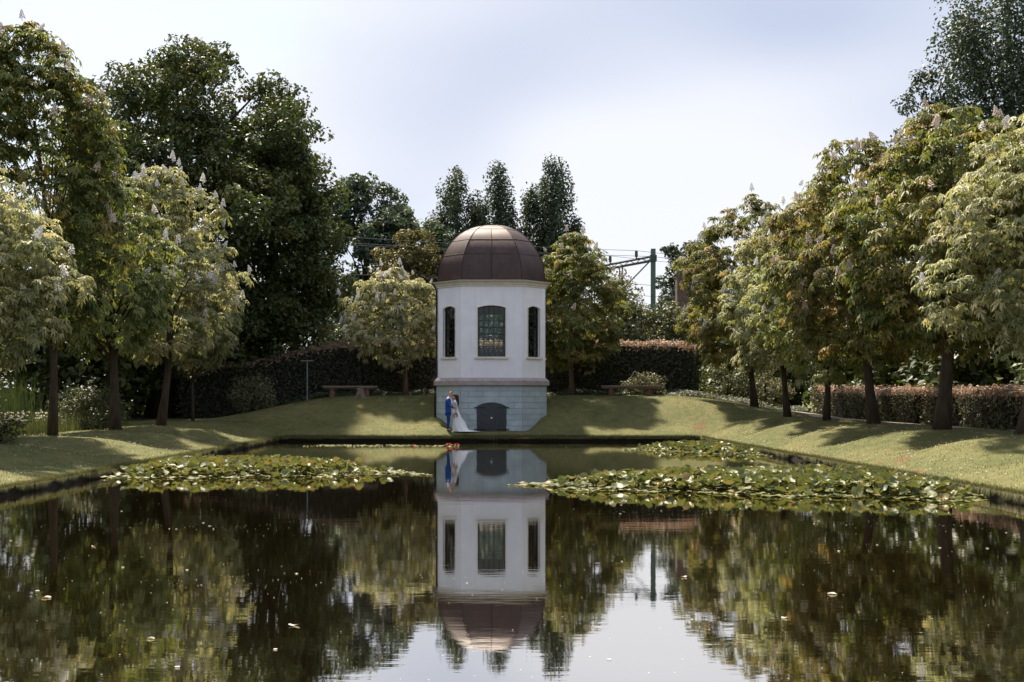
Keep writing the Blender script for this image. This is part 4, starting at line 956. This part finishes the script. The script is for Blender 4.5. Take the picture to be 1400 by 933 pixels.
# things afloat: petals, pollen specks
rng = np.random.default_rng(710)
X = np.concatenate([rng.uniform(-9, 9.3, 900)] + [rng.normal(cx_, 1.1, 70) for cx_ in (-4.1, -2.4, 2.9, 3.9, -6.2, 6.5)]); Yv = np.concatenate([7.5 + 42 * rng.uniform(0, 1, 900) ** 1.6] + [rng.normal(cy_, 0.4, 70) for cy_ in (16.5, 11.5, 18.6, 14.3, 9.6, 16.8)])
ok = pond_dist(X, Yv) < -0.15; X, Yv = X[ok], Yv[ok]; n = len(X)
d = unit(np.stack([rng.normal(0, 1, n), rng.normal(0, 1, n), np.zeros(n)], 1)); L = rng.uniform(0.007, 0.018, n); big = rng.uniform(0, 1, n) < 0.04; L = np.where(big, rng.uniform(0.03, 0.055, n), L)
P = np.stack([X, Yv, np.full(n, 0.006)], 1)
V, Fc, T = leaflets(P, d, np.repeat([[0, 0, 1.0]], n, 0), L, L * 0.8, np.zeros(n), rng.uniform(0, 0.85, n), fold=0.02); o = link_mesh('floating_petals', npmesh('floating_petals', V, Fc, T), MATS['petal']); tag(o, 'pale petals and specks drifting on the dark pond', 'petals', kind='stuff')
V = []; Fl = []
for k, (pxx, pyy, r_) in enumerate([(63, 818, 0.14), (402, 856, 0.13), (206, 874, 0.09), (128, 748, 0.10), (1138, 813, 0.16), (1072, 846, 0.12), (935, 790, 0.11)]):
    Y_ = EYE * F_PX / (pyy - HY); X_ = (pxx - VPX) * Y_ / F_PX; bm = bmesh.new(); ang = k * 1.7; vs = []
    for i in range(12):
        a = 2 * PI * i / 12; rr_ = r_ * 0.30 * (0.8 + 0.25 * math.sin(2 * a + k)); vs.append((X_ + math.cos(a) * rr_ * 1.2, Y_ + math.sin(a) * rr_ * 0.8, 0.006 + 0.012 * math.sin(a + ang) ** 2))
    top_ = [bm.verts.new(v) for v in vs]; c_ = bm.verts.new((X_, Y_, 0.005))
    for i in range(12): bm.faces.new((top_[i], top_[(i + 1) % 12], c_))
    me = bpy.data.meshes.new('floating_leaf'); bm.to_mesh(me); bm.free(); at = me.attributes.new('tint', 'FLOAT', 'POINT'); at.data.foreach_set('value', np.full(len(me.vertices), 0.05 if k % 3 else 0.97, np.float32))
    o = link_mesh('floating_leaf', me, MATS['petal']); tag(o, 'single pale leaf lying flat on the open dark water', 'leaf', 'fallen leaves afloat')

# ------------------------------------------------------------------ benches, posts
simple('weathered_log', (0.20, 0.145, 0.11), 0.85, 0.4, 7, bmp=0.7, stretch=(0.2, 1, 1))
simple('log_cut', (0.40, 0.33, 0.29), 0.8, 0.25, 5, bmp=0.4, stretch=(0.15, 1, 1))
simple('log_dark', (0.13, 0.075, 0.05), 0.9, 0.4, 9, bmp=0.8)
def log_bench(label, xc, y, length, rz, stump):
    z = gz(xc, y); root = thing('log_bench', label, 'bench', (xc, y, z), rz, None)
    rg = random.Random(int(length * 100)); bm = bmesh.new(); n = 15; seg = 9; rings = []
    for i in range(n):                                            # half a tree trunk, flat side up
        u = i / (n - 1); x = -length / 2 + length * u; ring = []
        r = 0.19 * (1 + 0.10 * math.sin(u * 9 + 1)) * (0.72 if u in (0, 1) else 1)
        for k in range(seg):
            a = PI + PI * k / (seg - 1); ring.append(bm.verts.new((x, math.cos(a) * r * 1.15 + 0.02 * math.sin(u * 5), 0.50 + math.sin(a) * r * 0.85 * rg.uniform(0.93, 1.05))))
        rings.append(ring)
    for i in range(n - 1):
        for k in range(seg - 1): bm.faces.new((rings[i][k], rings[i][k + 1], rings[i + 1][k + 1], rings[i + 1][k]))
    bm.faces.new(rings[0][::-1]); bm.faces.new(rings[-1])
    for i in range(n - 1): bm.faces.new((rings[i][0], rings[i + 1][0], rings[i + 1][-1], rings[i][-1]))
    seat = obj('seat', bm, MATS['weathered_log'], root)
    bm = bmesh.new(); box(bm, -length / 2 + 0.03, length / 2 - 0.03, -0.19, 0.19, 0.499, 0.512); obj('seat_top', bm, MATS['log_cut'], root)
    for sx in (-0.33, 0.30):
        bm = bmesh.new(); tube(bm, [(sx * length, 0, -0.08), (sx * length, 0, 0.15), (sx * length, 0, 0.38)], [0.155, 0.145, 0.15], 11); obj('leg', bm, MATS['log_dark'], root, smooth=False)
    if stump:
        s = thing('tree_stump', 'gnarled root stump standing against the left log bench', 'stump', (xc + 0.20 * length, y - 0.42, gz(xc + 0.20 * length, y - 0.42)))
        for k in range(6):
            a = 2 * PI * k / 6; bm = bmesh.new(); c0 = Vector((math.cos(a) * 0.15, math.sin(a) * 0.12, -0.06))
            tube(bm, [c0 * 1.5, c0 + Vector((0, 0, 0.14)), c0 * 0.62 + Vector((rg.gauss(0, 0.02), 0, 0.34)), c0 * 1.05 + Vector((0, 0, 0.50 + rg.uniform(-0.05, 0.05)))], [0.11, 0.085, 0.10, 0.06], 8); obj('root', bm, MATS['weathered_log'], s)
log_bench('left half log bench with root stump at its side', px(479, 546, 57.3)[0], 57.3, 2.75, 0.02, True)
log_bench('right half log bench in front of the spreading shrub', px(863, 546, 57.6)[0], 57.6, 3.05, -0.05, False)
simple('grey_metal', (0.16, 0.18, 0.20), 0.5, 0.1, 8, metallic=0.2)
xp = px(420, 550, 57.4); z = gz(xp[0], 57.4); r_ = thing('post', 'thin grey post with a flat crossbar before the left hedge', 'post', (xp[0], 57.4, z))
bm = bmesh.new(); tube(bm, [(0, 0, -0.2), (0, 0, 2.02)], 0.035, 8); obj('upright', bm, MATS['grey_metal'], r_)
bm = bmesh.new(); box(bm, -0.32, 0.32, -0.09, 0.09, 2.0, 2.045); obj('crossbar', bm, MATS['grey_metal'], r_)
xp = px(581, 546, 58.2); o = None; bm = bmesh.new(); tube(bm, [(0, 0, -0.2), (0, 0, 0.40), (0, 0, 0.43)], [0.03, 0.03, 0.018], 7); o = obj('wooden_stake', bm, MATS['log_dark'], None, loc=(xp[0], 58.2, gz(xp[0], 58.2))); tag(o, 'short wooden stake left of the tower by the small chestnut', 'stake')
# red seat showing in the gap of the low hedge
simple('red_paint', (0.50, 0.10, 0.03), 0.5, 0.2, 6)
r_ = thing('garden_bench', 'orange red garden bench glimpsed through the hedge gap', 'bench', (17.3, 43.8, gz(17.3, 43.8)), PI / 2)
for k in range(3): bm = bmesh.new(); box(bm, -0.55, 0.55, -0.22 + k * 0.15, -0.09 + k * 0.15, 0.43, 0.46); obj('seat_slat', bm, MATS['red_paint'], r_)
for k in range(2): bm = bmesh.new(); box(bm, -0.55, 0.55, -0.28, -0.255, 0.58 + k * 0.16, 0.70 + k * 0.16); obj('back_slat', bm, MATS['red_paint'], r_)
for sx in (-0.46, 0.46):
    bm = bmesh.new(); box(bm, sx - 0.025, sx + 0.025, 0.13, 0.18, -0.12, 0.43); obj('leg', bm, MATS['black_iron'], r_); bm = bmesh.new(); box(bm, sx - 0.025, sx + 0.025, -0.252, -0.2, -0.12, 0.87); obj('leg', bm, MATS['black_iron'], r_)

# ------------------------------------------------------------------ railway mast behind the hedge
simple('mast_green', (0.075, 0.125, 0.085), 0.5, 0.15, 3, bmp=0.05)
simple('mast_dark', (0.035, 0.055, 0.050), 0.5, 0.2, 5)
simple('steel_wire', (0.06, 0.065, 0.075), 0.4, 0.1, 5, metallic=0.5)
simple('brick_red', (0.13, 0.085, 0.068), 0.85, 0.35, 6, bmp=0.4)
mp_ = Vector((px(893, 500, 78)[0], 78, gz(11.4, 78))); mast = thing('railway_mast', 'green steel railway portal mast rising behind the right hedge', 'mast', mp_)
ZT = 12.2 - mp_.z
bm = bmesh.new(); box(bm, -0.15, 0.15, -0.15, -0.12, -0.5, ZT); box(bm, -0.15, 0.15, 0.12, 0.15, -0.5, ZT); box(bm, -0.02, 0.02, -0.122, 0.122, -0.5, ZT); obj('column', bm, MATS['mast_green'], mast)
bd = Vector((-0.46, 0.89, 0)).normalized(); zb_ = 11.55 - mp_.z; Lb = 17.0; perp = Vector((bd.y, -bd.x, 0))
bm = bmesh.new(); tube(bm, [Vector((0, 0, zb_ + 0.15)), bd * Lb + Vector((0, 0, zb_ + 0.15))], 0.085, 6); tube(bm, [Vector((0, 0, zb_ - 0.15)), bd * Lb + Vector((0, 0, zb_ - 0.15))], 0.085, 6); obj('beam', bm, MATS['mast_dark'], mast)
for k in range(24):
    bm = bmesh.new(); u0, u1 = Lb * k / 24, Lb * (k + 1) / 24; s = 1 if k % 2 else -1; tube(bm, [bd * u0 + Vector((0, 0, zb_ - 0.13 * s)), bd * u1 + Vector((0, 0, zb_ + 0.13 * s))], 0.025, 5); obj('lattice_bar', bm, MATS['mast_dark'], mast)
bm = bmesh.new(); box(bm, -0.22, 0.22, -0.22, 0.22, zb_ - 0.22, zb_ + 0.22); obj('bracket', bm, MATS['mast_dark'], mast)
drops = (3.9, 7.6)
for u in drops:
    for s in (-0.13, 0.13):
        bm = bmesh.new(); c0 = bd * u + perp * s; tube(bm, [c0 + Vector((0, 0, zb_ - 0.1)), c0 + Vector((0, 0, zb_ - 4.2))], 0.05, 5); obj('drop_post', bm, MATS['mast_dark'], mast)
    bm = bmesh.new()
    for q in range(5): c0 = bd * u + Vector((0, 0, zb_ - 0.5 - q * 0.8)); tube(bm, [c0 - perp * 0.13, c0 + perp * 0.13], 0.025, 5)
    obj('rung', bm, MATS['mast_dark'], mast)
for a, c_ in ((bd * 0.35 + Vector((0, 0, zb_ - 0.15)), bd * drops[0] + Vector((0, 0, zb_ - 1.9))), (bd * drops[0] + Vector((0, 0, zb_ - 1.9)), bd * drops[1] + Vector((0, 0, zb_ - 0.2))), (bd * drops[0] + Vector((0, 0, zb_ - 1.95)), bd * drops[1] + Vector((0, 0, zb_ - 2.3)))):
    bm = bmesh.new(); tube(bm, [a, c_], 0.05, 5); obj('brace', bm, MATS['mast_dark'], mast)
for u in (2.0, 5.3, 9.0):
    bm = bmesh.new(); c0 = bd * u; tube(bm, [c0 + Vector((0, 0, zb_ + 0.1)), c0 + Vector((0, 0, zb_ + 0.3)), c0 + Vector((0, 0, zb_ + 0.35)), c0 + Vector((0, 0, zb_ + 0.75))], [0.05, 0.05, 0.12, 0.10], 8); obj('insulator', bm, MATS['mast_dark'], mast)
wd_ = perp
for k, (u, zz) in enumerate(((0.2, zb_ + 0.15), (2.0, zb_ + 0.76), (5.3, zb_ + 0.76), (3.9, zb_ - 1.3), (7.6, zb_ - 1.6))):
    bm = bmesh.new(); c0 = mp_ + bd * u + Vector((0, 0, zz)); pts_ = [c0 + wd_ * s + Vector((0, 0, 0.0006 * (abs(s) - 30) ** 2 - 0.54)) for s in (-60, -45, -30, -15, -5, 0, 5, 15, 30, 45, 60)]
    tube(bm, pts_, 0.016, 5); o = obj('overhead_wire', bm, MATS['steel_wire']); tag(o, 'thin overhead railway wire strung from the portal mast', 'wire', 'railway overhead wires')
cpx = px(933, 420, 84); ch = thing('brick_pillar', 'square brick pillar top showing beside the last chestnut of the row', 'pillar', (cpx[0], 84, gz(cpx[0], 84)))
hcol = px(933, 373, 84)[2] - ch.location.z
bm = bmesh.new(); box(bm, -0.46, 0.46, -0.46, 0.46, -0.2, hcol - 0.15); obj('shaft', bm, MATS['brick_red'], ch); bm = bmesh.new(); box(bm, -0.55, 0.55, -0.55, 0.55, hcol - 0.152, hcol); obj('cap', bm, MATS['brick_red'], ch)

# ------------------------------------------------------------------ the couple
simple('skin', (0.56, 0.34, 0.25), 0.55, 0.08, 12, bmp=0)
simple('suit_blue', (0.018, 0.075, 0.30), 0.75, 0.18, 14, bmp=0.1, spec=0.2)
simple('trouser_blue', (0.014, 0.050, 0.21), 0.75, 0.18, 14, bmp=0.1, spec=0.2)
simple('shirt_white', (0.78, 0.77, 0.76), 0.7, 0.05, 10, bmp=0)
simple('hair_ginger', (0.20, 0.095, 0.045), 0.6, 0.3, 40, bmp=0.3)
simple('hair_dark', (0.012, 0.008, 0.007), 0.75, 0.4, 40, bmp=0.3)
simple('shoe_brown', (0.14, 0.055, 0.025), 0.4, 0.2, 20, bmp=0)
simple('gown_white', (0.80, 0.79, 0.81), 0.75, 0.04, 5, bmp=0.1, spec=0.2)
simple('eye_dark', (0.02, 0.015, 0.012), 0.3, 0.1, 20, bmp=0)
simple('lip', (0.42, 0.16, 0.14), 0.5, 0.1, 20, bmp=0)
def skin_mesh(name, verts, edges, mat, parent, sub=2):
    """one continuous surface grown round a skeleton: verts (x, y, z, radius[, radius2]), the first is the root"""
    me = bpy.data.meshes.new(name); me.from_pydata([v[:3] for v in verts], edges, [])
    o = bpy.data.objects.new(name, me); C.objects.link(o)
    sm = o.modifiers.new('skin', 'SKIN'); sm.use_smooth_shade = True
    if not me.skin_vertices: 
        bpy.context.view_layer.objects.active = o
    sv = me.skin_vertices[0].data
    for i, v in enumerate(verts): sv[i].radius = (v[3], v[4] if len(v) > 4 else v[3]); sv[i].use_root = (i == 0)
    ss = o.modifiers.new('sub', 'SUBSURF'); ss.levels = sub; ss.render_levels = sub
    dg = bpy.context.evaluated_depsgraph_get(); nm = bpy.data.meshes.new_from_object(o.evaluated_get(dg))
    bpy.data.objects.remove(o)
    for p in nm.polygons: p.use_smooth = True
    nm.materials.clear(); nm.materials.append(mat); nm.name = name
    return link_mesh(name, nm, None, parent)
def hand(V, E, wrist, d, palm_n, side):
    """a palm with four fingers of different lengths and a thumb, hung on joint index wrist"""
    d = Vector(d).normalized(); n_ = Vector(palm_n).normalized(); s = d.cross(n_).normalized() * side
    w0 = Vector(V[wrist][:3]); pc = w0 + d * 0.05; V.append((*pc, 0.034, 0.02)); pi = len(V) - 1; E.append((wrist, pi))
    for k, ln in enumerate((0.072, 0.082, 0.076, 0.058)):
        a = pc + d * 0.035 + s * (0.030 - 0.020 * k); b1 = a + d * ln * 0.55 + n_ * 0.008; c1 = b1 + d * ln * 0.35 + n_ * 0.028
        V += [(*a, 0.0105), (*b1, 0.009), (*c1, 0.007)]; j = len(V); E += [(pi, j - 3), (j - 3, j - 2), (j - 2, j - 1)]
    a = w0 + d * 0.02 + s * 0.034; b1 = a + d * 0.035 + s * 0.022 + n_ * 0.012; V += [(*a, 0.012), (*b1, 0.009)]; j = len(V); E += [(pi, j - 2), (j - 2, j - 1)]
def head_parts(root, hc, fwd, hair_mat, long_hair):
    """head: skull with brow, nose, mouth, ears and hair; fwd is where it looks"""
    f = Vector(fwd).normalized(); s = f.cross(Vector((0, 0, 1))).normalized(); u = s.cross(f).normalized()
    Mh = Matrix(((f.x, s.x, u.x, hc[0]), (f.y, s.y, u.y, hc[1]), (f.z, s.z, u.z, hc[2]), (0, 0, 0, 1)))
    def skull(scale, keep=None):
        bm = bmesh.new(); bmesh.ops.create_uvsphere(bm, u_segments=24, v_segments=18, radius=1)
        for v in bm.verts:
            x, y, z = v.co; jaw = max(0, -z)
            X = x * 0.098 * (1 - 0.16 * jaw) + (0.012 * jaw if x > 0 else -0.008 * jaw * 0); Y_ = y * 0.076 * (1 - 0.30 * jaw); Z_ = z * 0.118
            if keep is None and x > 0.55:
                X += 0.024 * math.exp(-((y / 0.16) ** 2) - ((z + 0.12) / 0.20) ** 2)                       # nose
                X -= 0.010 * (math.exp(-(((abs(y) - 0.36) / 0.16) ** 2) - ((z - 0.08) / 0.12) ** 2))      # eye sockets
                X += 0.006 * math.exp(-((y / 0.3) ** 2) - ((z + 0.48) / 0.10) ** 2)                         # lips
            v.co = Mh @ Vector((X * scale, Y_ * scale, Z_ * scale))
        if keep: 
            inv = Mh.inverted(); bmesh.ops.delete(bm, geom=[v for v in bm.verts if not keep(inv @ v.co)], context='VERTS')
        return bm
    bm = skull(1.0)
    for sg in (-1, 1):
        c0 = Mh @ Vector((-0.005, sg * 0.078, 0.0)); tube(bm, [c0 + u * 0.028, c0 + s * sg * 0.014 + u * 0.012, c0 + s * sg * 0.012 - u * 0.012, c0 - u * 0.028], [0.008, 0.013, 0.011, 0.006], 6)
    head = obj('head', bm, MATS['skin'], root, smooth=True)
    for sg in (-1, 1):
        bm = bmesh.new(); bmesh.ops.create_uvsphere(bm, u_segments=8, v_segments=6, radius=0.010, matrix=Matrix.Translation(Mh @ Vector((0.080, sg * 0.030, 0.010)))); obj('eye', bm, MATS['eye_dark'], head, smooth=True)
    bm = bmesh.new(); tube(bm, [Mh @ Vector((0.083, -0.020, -0.055)), Mh @ Vector((0.093, 0, -0.054)), Mh @ Vector((0.083, 0.020, -0.055))], [0.004, 0.007, 0.004], 6); obj('mouth', bm, MATS['lip'], head)
    bm = skull(1.09, lambda c: c.z > 0.058 - 0.55 * (0.05 - c.x) * (1 if c.x < 0.05 else 0.2) and not (c.x > 0.07 and c.z < 0.07)); obj('hair', bm, MATS[hair_mat], root, smooth=True)
    return Mh

YM = 51.55
xm = (612.5 - VPX) * YM / F_PX; zm = gz(xm, YM)
man = thing('person', 'man in blue suit with brown shoes bending his head to the bride', 'person', (xm, YM, zm))
# man faces +x
V = [(0, 0, 0.96, 0.13, 0.15), (0.0, 0, 1.18, 0.12, 0.15), (0.01, 0, 1.38, 0.12, 0.17), (0.045, 0, 1.52, 0.058), (0.075, 0, 1.60, 0.055)]
E = [(0, 1), (1, 2), (2, 3), (3, 4)]
def limb(V, E, start, ptsr):
    prev = start
    for p in ptsr: V.append(p); E.append((prev, len(V) - 1)); prev = len(V) - 1
    return prev
legs = lambda k: [(0.0, k * 0.10, 0.86, 0.088), (0.025, k * 0.105, 0.50, 0.060), (-0.015, k * 0.11, 0.10, 0.040), (0.10, k * 0.125, 0.035, 0.036)]
armsM = {-1: [(0.01, -0.20, 1.43, 0.058), (0.05, -0.27, 1.16, 0.044), (0.27, -0.21, 1.07, 0.030)], 1: [(0.01, 0.20, 1.43, 0.058), (0.07, 0.27, 1.18, 0.044), (0.30, 0.20, 1.12, 0.030)]}
for k in (-1, 1):
    limb(V, E, 0, legs(k)); wj = limb(V, E, 2, armsM[k]); hand(V, E, wj, (0.8, -k * 0.45, -0.05), (0.2, -k, 0), k)
skin_mesh('body', V, E, MATS['skin'], man)
Mh = head_parts(man, (0.125, 0, 1.675), (0.88, 0, -0.42), 'hair_ginger', False)
V = [(0, 0, 1.00, 0.150, 0.185), (0.0, 0, 1.18, 0.140, 0.175), (0.005, 0, 1.36, 0.145, 0.20), (0.02, 0, 1.475, 0.085, 0.13), (0.0, 0, 0.86, 0.145, 0.19)]; E = [(0, 1), (1, 2), (2, 3), (0, 4)]
for k in (-1, 1): a_ = armsM[k]; limb(V, E, 2, [(*a_[0][:3], 0.078), (a_[0][0] * 0.5 + a_[1][0] * 0.5, (a_[0][1] + a_[1][1]) / 2, (a_[0][2] + a_[1][2]) / 2, 0.068), (*a_[1][:3], 0.060), (*a_[2][:3], 0.048)])
skin_mesh('jacket', V, E, MATS['suit_blue'], man)
V = [(0, 0, 0.93, 0.135, 0.17)]; E = []
for k in (-1, 1): limb(V, E, 0, [(0.0, k * 0.095, 0.82, 0.098), (0.025, k * 0.105, 0.50, 0.075), (0.0, k * 0.11, 0.26, 0.066), (-0.01, k * 0.112, 0.085, 0.064)])
skin_mesh('trousers', V, E, MATS['trouser_blue'], man)
for k in (-1, 1): skin_mesh('shoe', [(0.0, k * 0.112, 0.045, 0.046), (-0.05, k * 0.112, 0.05, 0.045), (0.09, k * 0.122, 0.042, 0.044), (0.17, k * 0.128, 0.032, 0.032)], [(0, 1), (0, 2), (2, 3)], MATS['shoe_brown'], man)
bm = bmesh.new(); tube(bm, [(0.03, 0, 1.475), (0.052, 0, 1.54)], [0.085, 0.070], 14, cap=False); tube(bm, [(0.135, 0, 1.20), (0.150, 0, 1.34), (0.10, 0, 1.47)], [0.03, 0.05, 0.055], 8); obj('shirt', bm, MATS['shirt_white'], man, smooth=True)

xw = xm + 0.335; YW = YM - 0.02; zw_ = gz(xw, YW)
bride = thing('person', 'bride in white gown with long train and dark hair holding flowers', 'person', (xw, YW, zw_))
V = [(0, 0, 0.92, 0.12, 0.15), (0.0, 0, 1.10, 0.088, 0.11), (-0.02, 0, 1.28, 0.095, 0.13), (-0.02, 0, 1.41, 0.046), (-0.025, 0, 1.48, 0.043)]; E = [(0, 1), (1, 2), (2, 3), (3, 4)]
for k in (-1, 1): limb(V, E, 0, [(0, k * 0.09, 0.80, 0.08), (0, k * 0.09, 0.46, 0.055), (0.02, k * 0.09, 0.09, 0.036), (-0.09, k * 0.09, 0.03, 0.03)])
wj = limb(V, E, 2, [(-0.01, -0.165, 1.325, 0.042), (0.05, -0.215, 1.09, 0.034), (0.02, -0.225, 0.89, 0.024)]); hand(V, E, wj, (-0.12, 0.0, -1), (-1, 0, 0), -1)
wj = limb(V, E, 2, [(-0.02, 0.165, 1.325, 0.042), (-0.10, 0.22, 1.13, 0.034), (-0.28, 0.16, 1.22, 0.024)]); hand(V, E, wj, (-0.9, -0.1, 0.3), (0, -1, 0.2), 1)
skin_mesh('body', V, E, MATS['skin'], bride)
head_parts(bride, (-0.075, 0, 1.555), (-0.97, 0, 0.22), 'hair_dark', True)
bm = bmesh.new(); tube(bm, [(-0.02, 0, 1.66), (0.065, 0, 1.60), (0.085, 0, 1.48), (0.095, 0.0, 1.34), (0.10, 0, 1.20), (0.095, 0, 1.10)], [0.05, 0.085, 0.078, 0.075, 0.060, 0.02], 12); obj('long_hair', bm, MATS['hair_dark'], bride, smooth=True)
bm = bmesh.new(); rings = []                                    # gown: bodice, waist and skirt flowing into the train
gp = [(1.36, 0.095, 0.135, -0.02), (1.28, 0.118, 0.150, -0.02), (1.20, 0.115, 0.145, -0.01), (1.09, 0.100, 0.122, 0.0), (0.98, 0.128, 0.16, 0.01), (0.85, 0.165, 0.20, 0.03), (0.65, 0.20, 0.235, 0.07), (0.45, 0.275, 0.28, 0.15), (0.28, 0.36, 0.32, 0.235), (0.14, 0.47, 0.37, 0.345), (0.06, 0.58, 0.41, 0.46), (0.012, 0.65, 0.43, 0.53)]
for j, (z_, ra, rb, cx_) in enumerate(gp):
    ring = []
    for k in range(32):
        a = 2 * PI * k / 32; fl = 1 + (0.05 * math.sin(a * 9 + j * 0.2) * max(0, (1.0 - z_)) if z_ < 1 else 0)
        xx = cx_ + math.cos(a) * ra * fl; y_ = math.sin(a) * rb * fl * (1 - 0.35 * max(0, math.cos(a)) * (1 if z_ < 0.3 else 0)); zz = z_
        if z_ < 0.3: zz = max(0.012, gz(xw + xx, YW + y_) - zw_ + 0.014 + (z_ - 0.012) * (1 - 0.75 * max(0, math.cos(a))))
        ring.append(bm.verts.new((xx, y_, zz)))
    rings.append(ring)
for j in range(len(rings) - 1):
    for k in range(32): bm.faces.new((rings[j][k], rings[j][(k + 1) % 32], rings[j + 1][(k + 1) % 32], rings[j + 1][k]))
obj('gown', bm, MATS['gown_white'], bride, smooth=True)
for k in (-1, 1): bm = bmesh.new(); tube(bm, [(-0.02, k * 0.08, 1.385), (-0.015, k * 0.165, 1.35), (0.0, k * 0.19, 1.25)], [0.055, 0.062, 0.055], 10); obj('sleeve', bm, MATS['gown_white'], bride, smooth=True)
bq = thing('bouquet', 'bridal bouquet of dusty pink and cream flowers in her lowered hand', 'bouquet', (xw + 0.0, YW - 0.235, zw_ + 0.74))
simple('flower_dusty', (0.42, 0.20, 0.16), 0.7, 0.3, 30); simple('flower_cream', (0.62, 0.50, 0.40), 0.7, 0.2, 30); simple('bouquet_leaf', (0.06, 0.08, 0.035), 0.6, 0.3, 20); simple('stem_green', (0.06, 0.09, 0.03), 0.6, 0.2, 20)
rg = random.Random(5)
for k in range(15):
    d_ = Vector((rg.gauss(0, 1), rg.gauss(0, 1), rg.gauss(0, 0.8))).normalized(); bm = bmesh.new(); c0 = d_ * 0.085
    for q in range(7):
        a = q * 0.9; pp = c0 + d_ * 0.01 + Vector((math.cos(a), math.sin(a) * 0.6, math.sin(a * 1.7))) * 0.02; bmesh.ops.create_icosphere(bm, subdivisions=1, radius=0.024, matrix=Matrix.Translation(pp))
    obj('flower', bm, MATS[('flower_dusty', 'flower_cream', 'bouquet_leaf', 'flower_dusty')[k % 4]], bq)
bm = bmesh.new()
for q in range(5): tube(bm, [(0.0, 0.0, 0.0), (0.008 * math.cos(q * 1.3), 0.01 * math.sin(q * 1.3), 0.14)], 0.007, 5)
obj('stems', bm, MATS['stem_green'], bq)
print('triangles', sum(len(o.data.loops) - 2 * len(o.data.polygons) for o in bpy.data.objects if o.type == 'MESH'), len(bpy.data.objects))
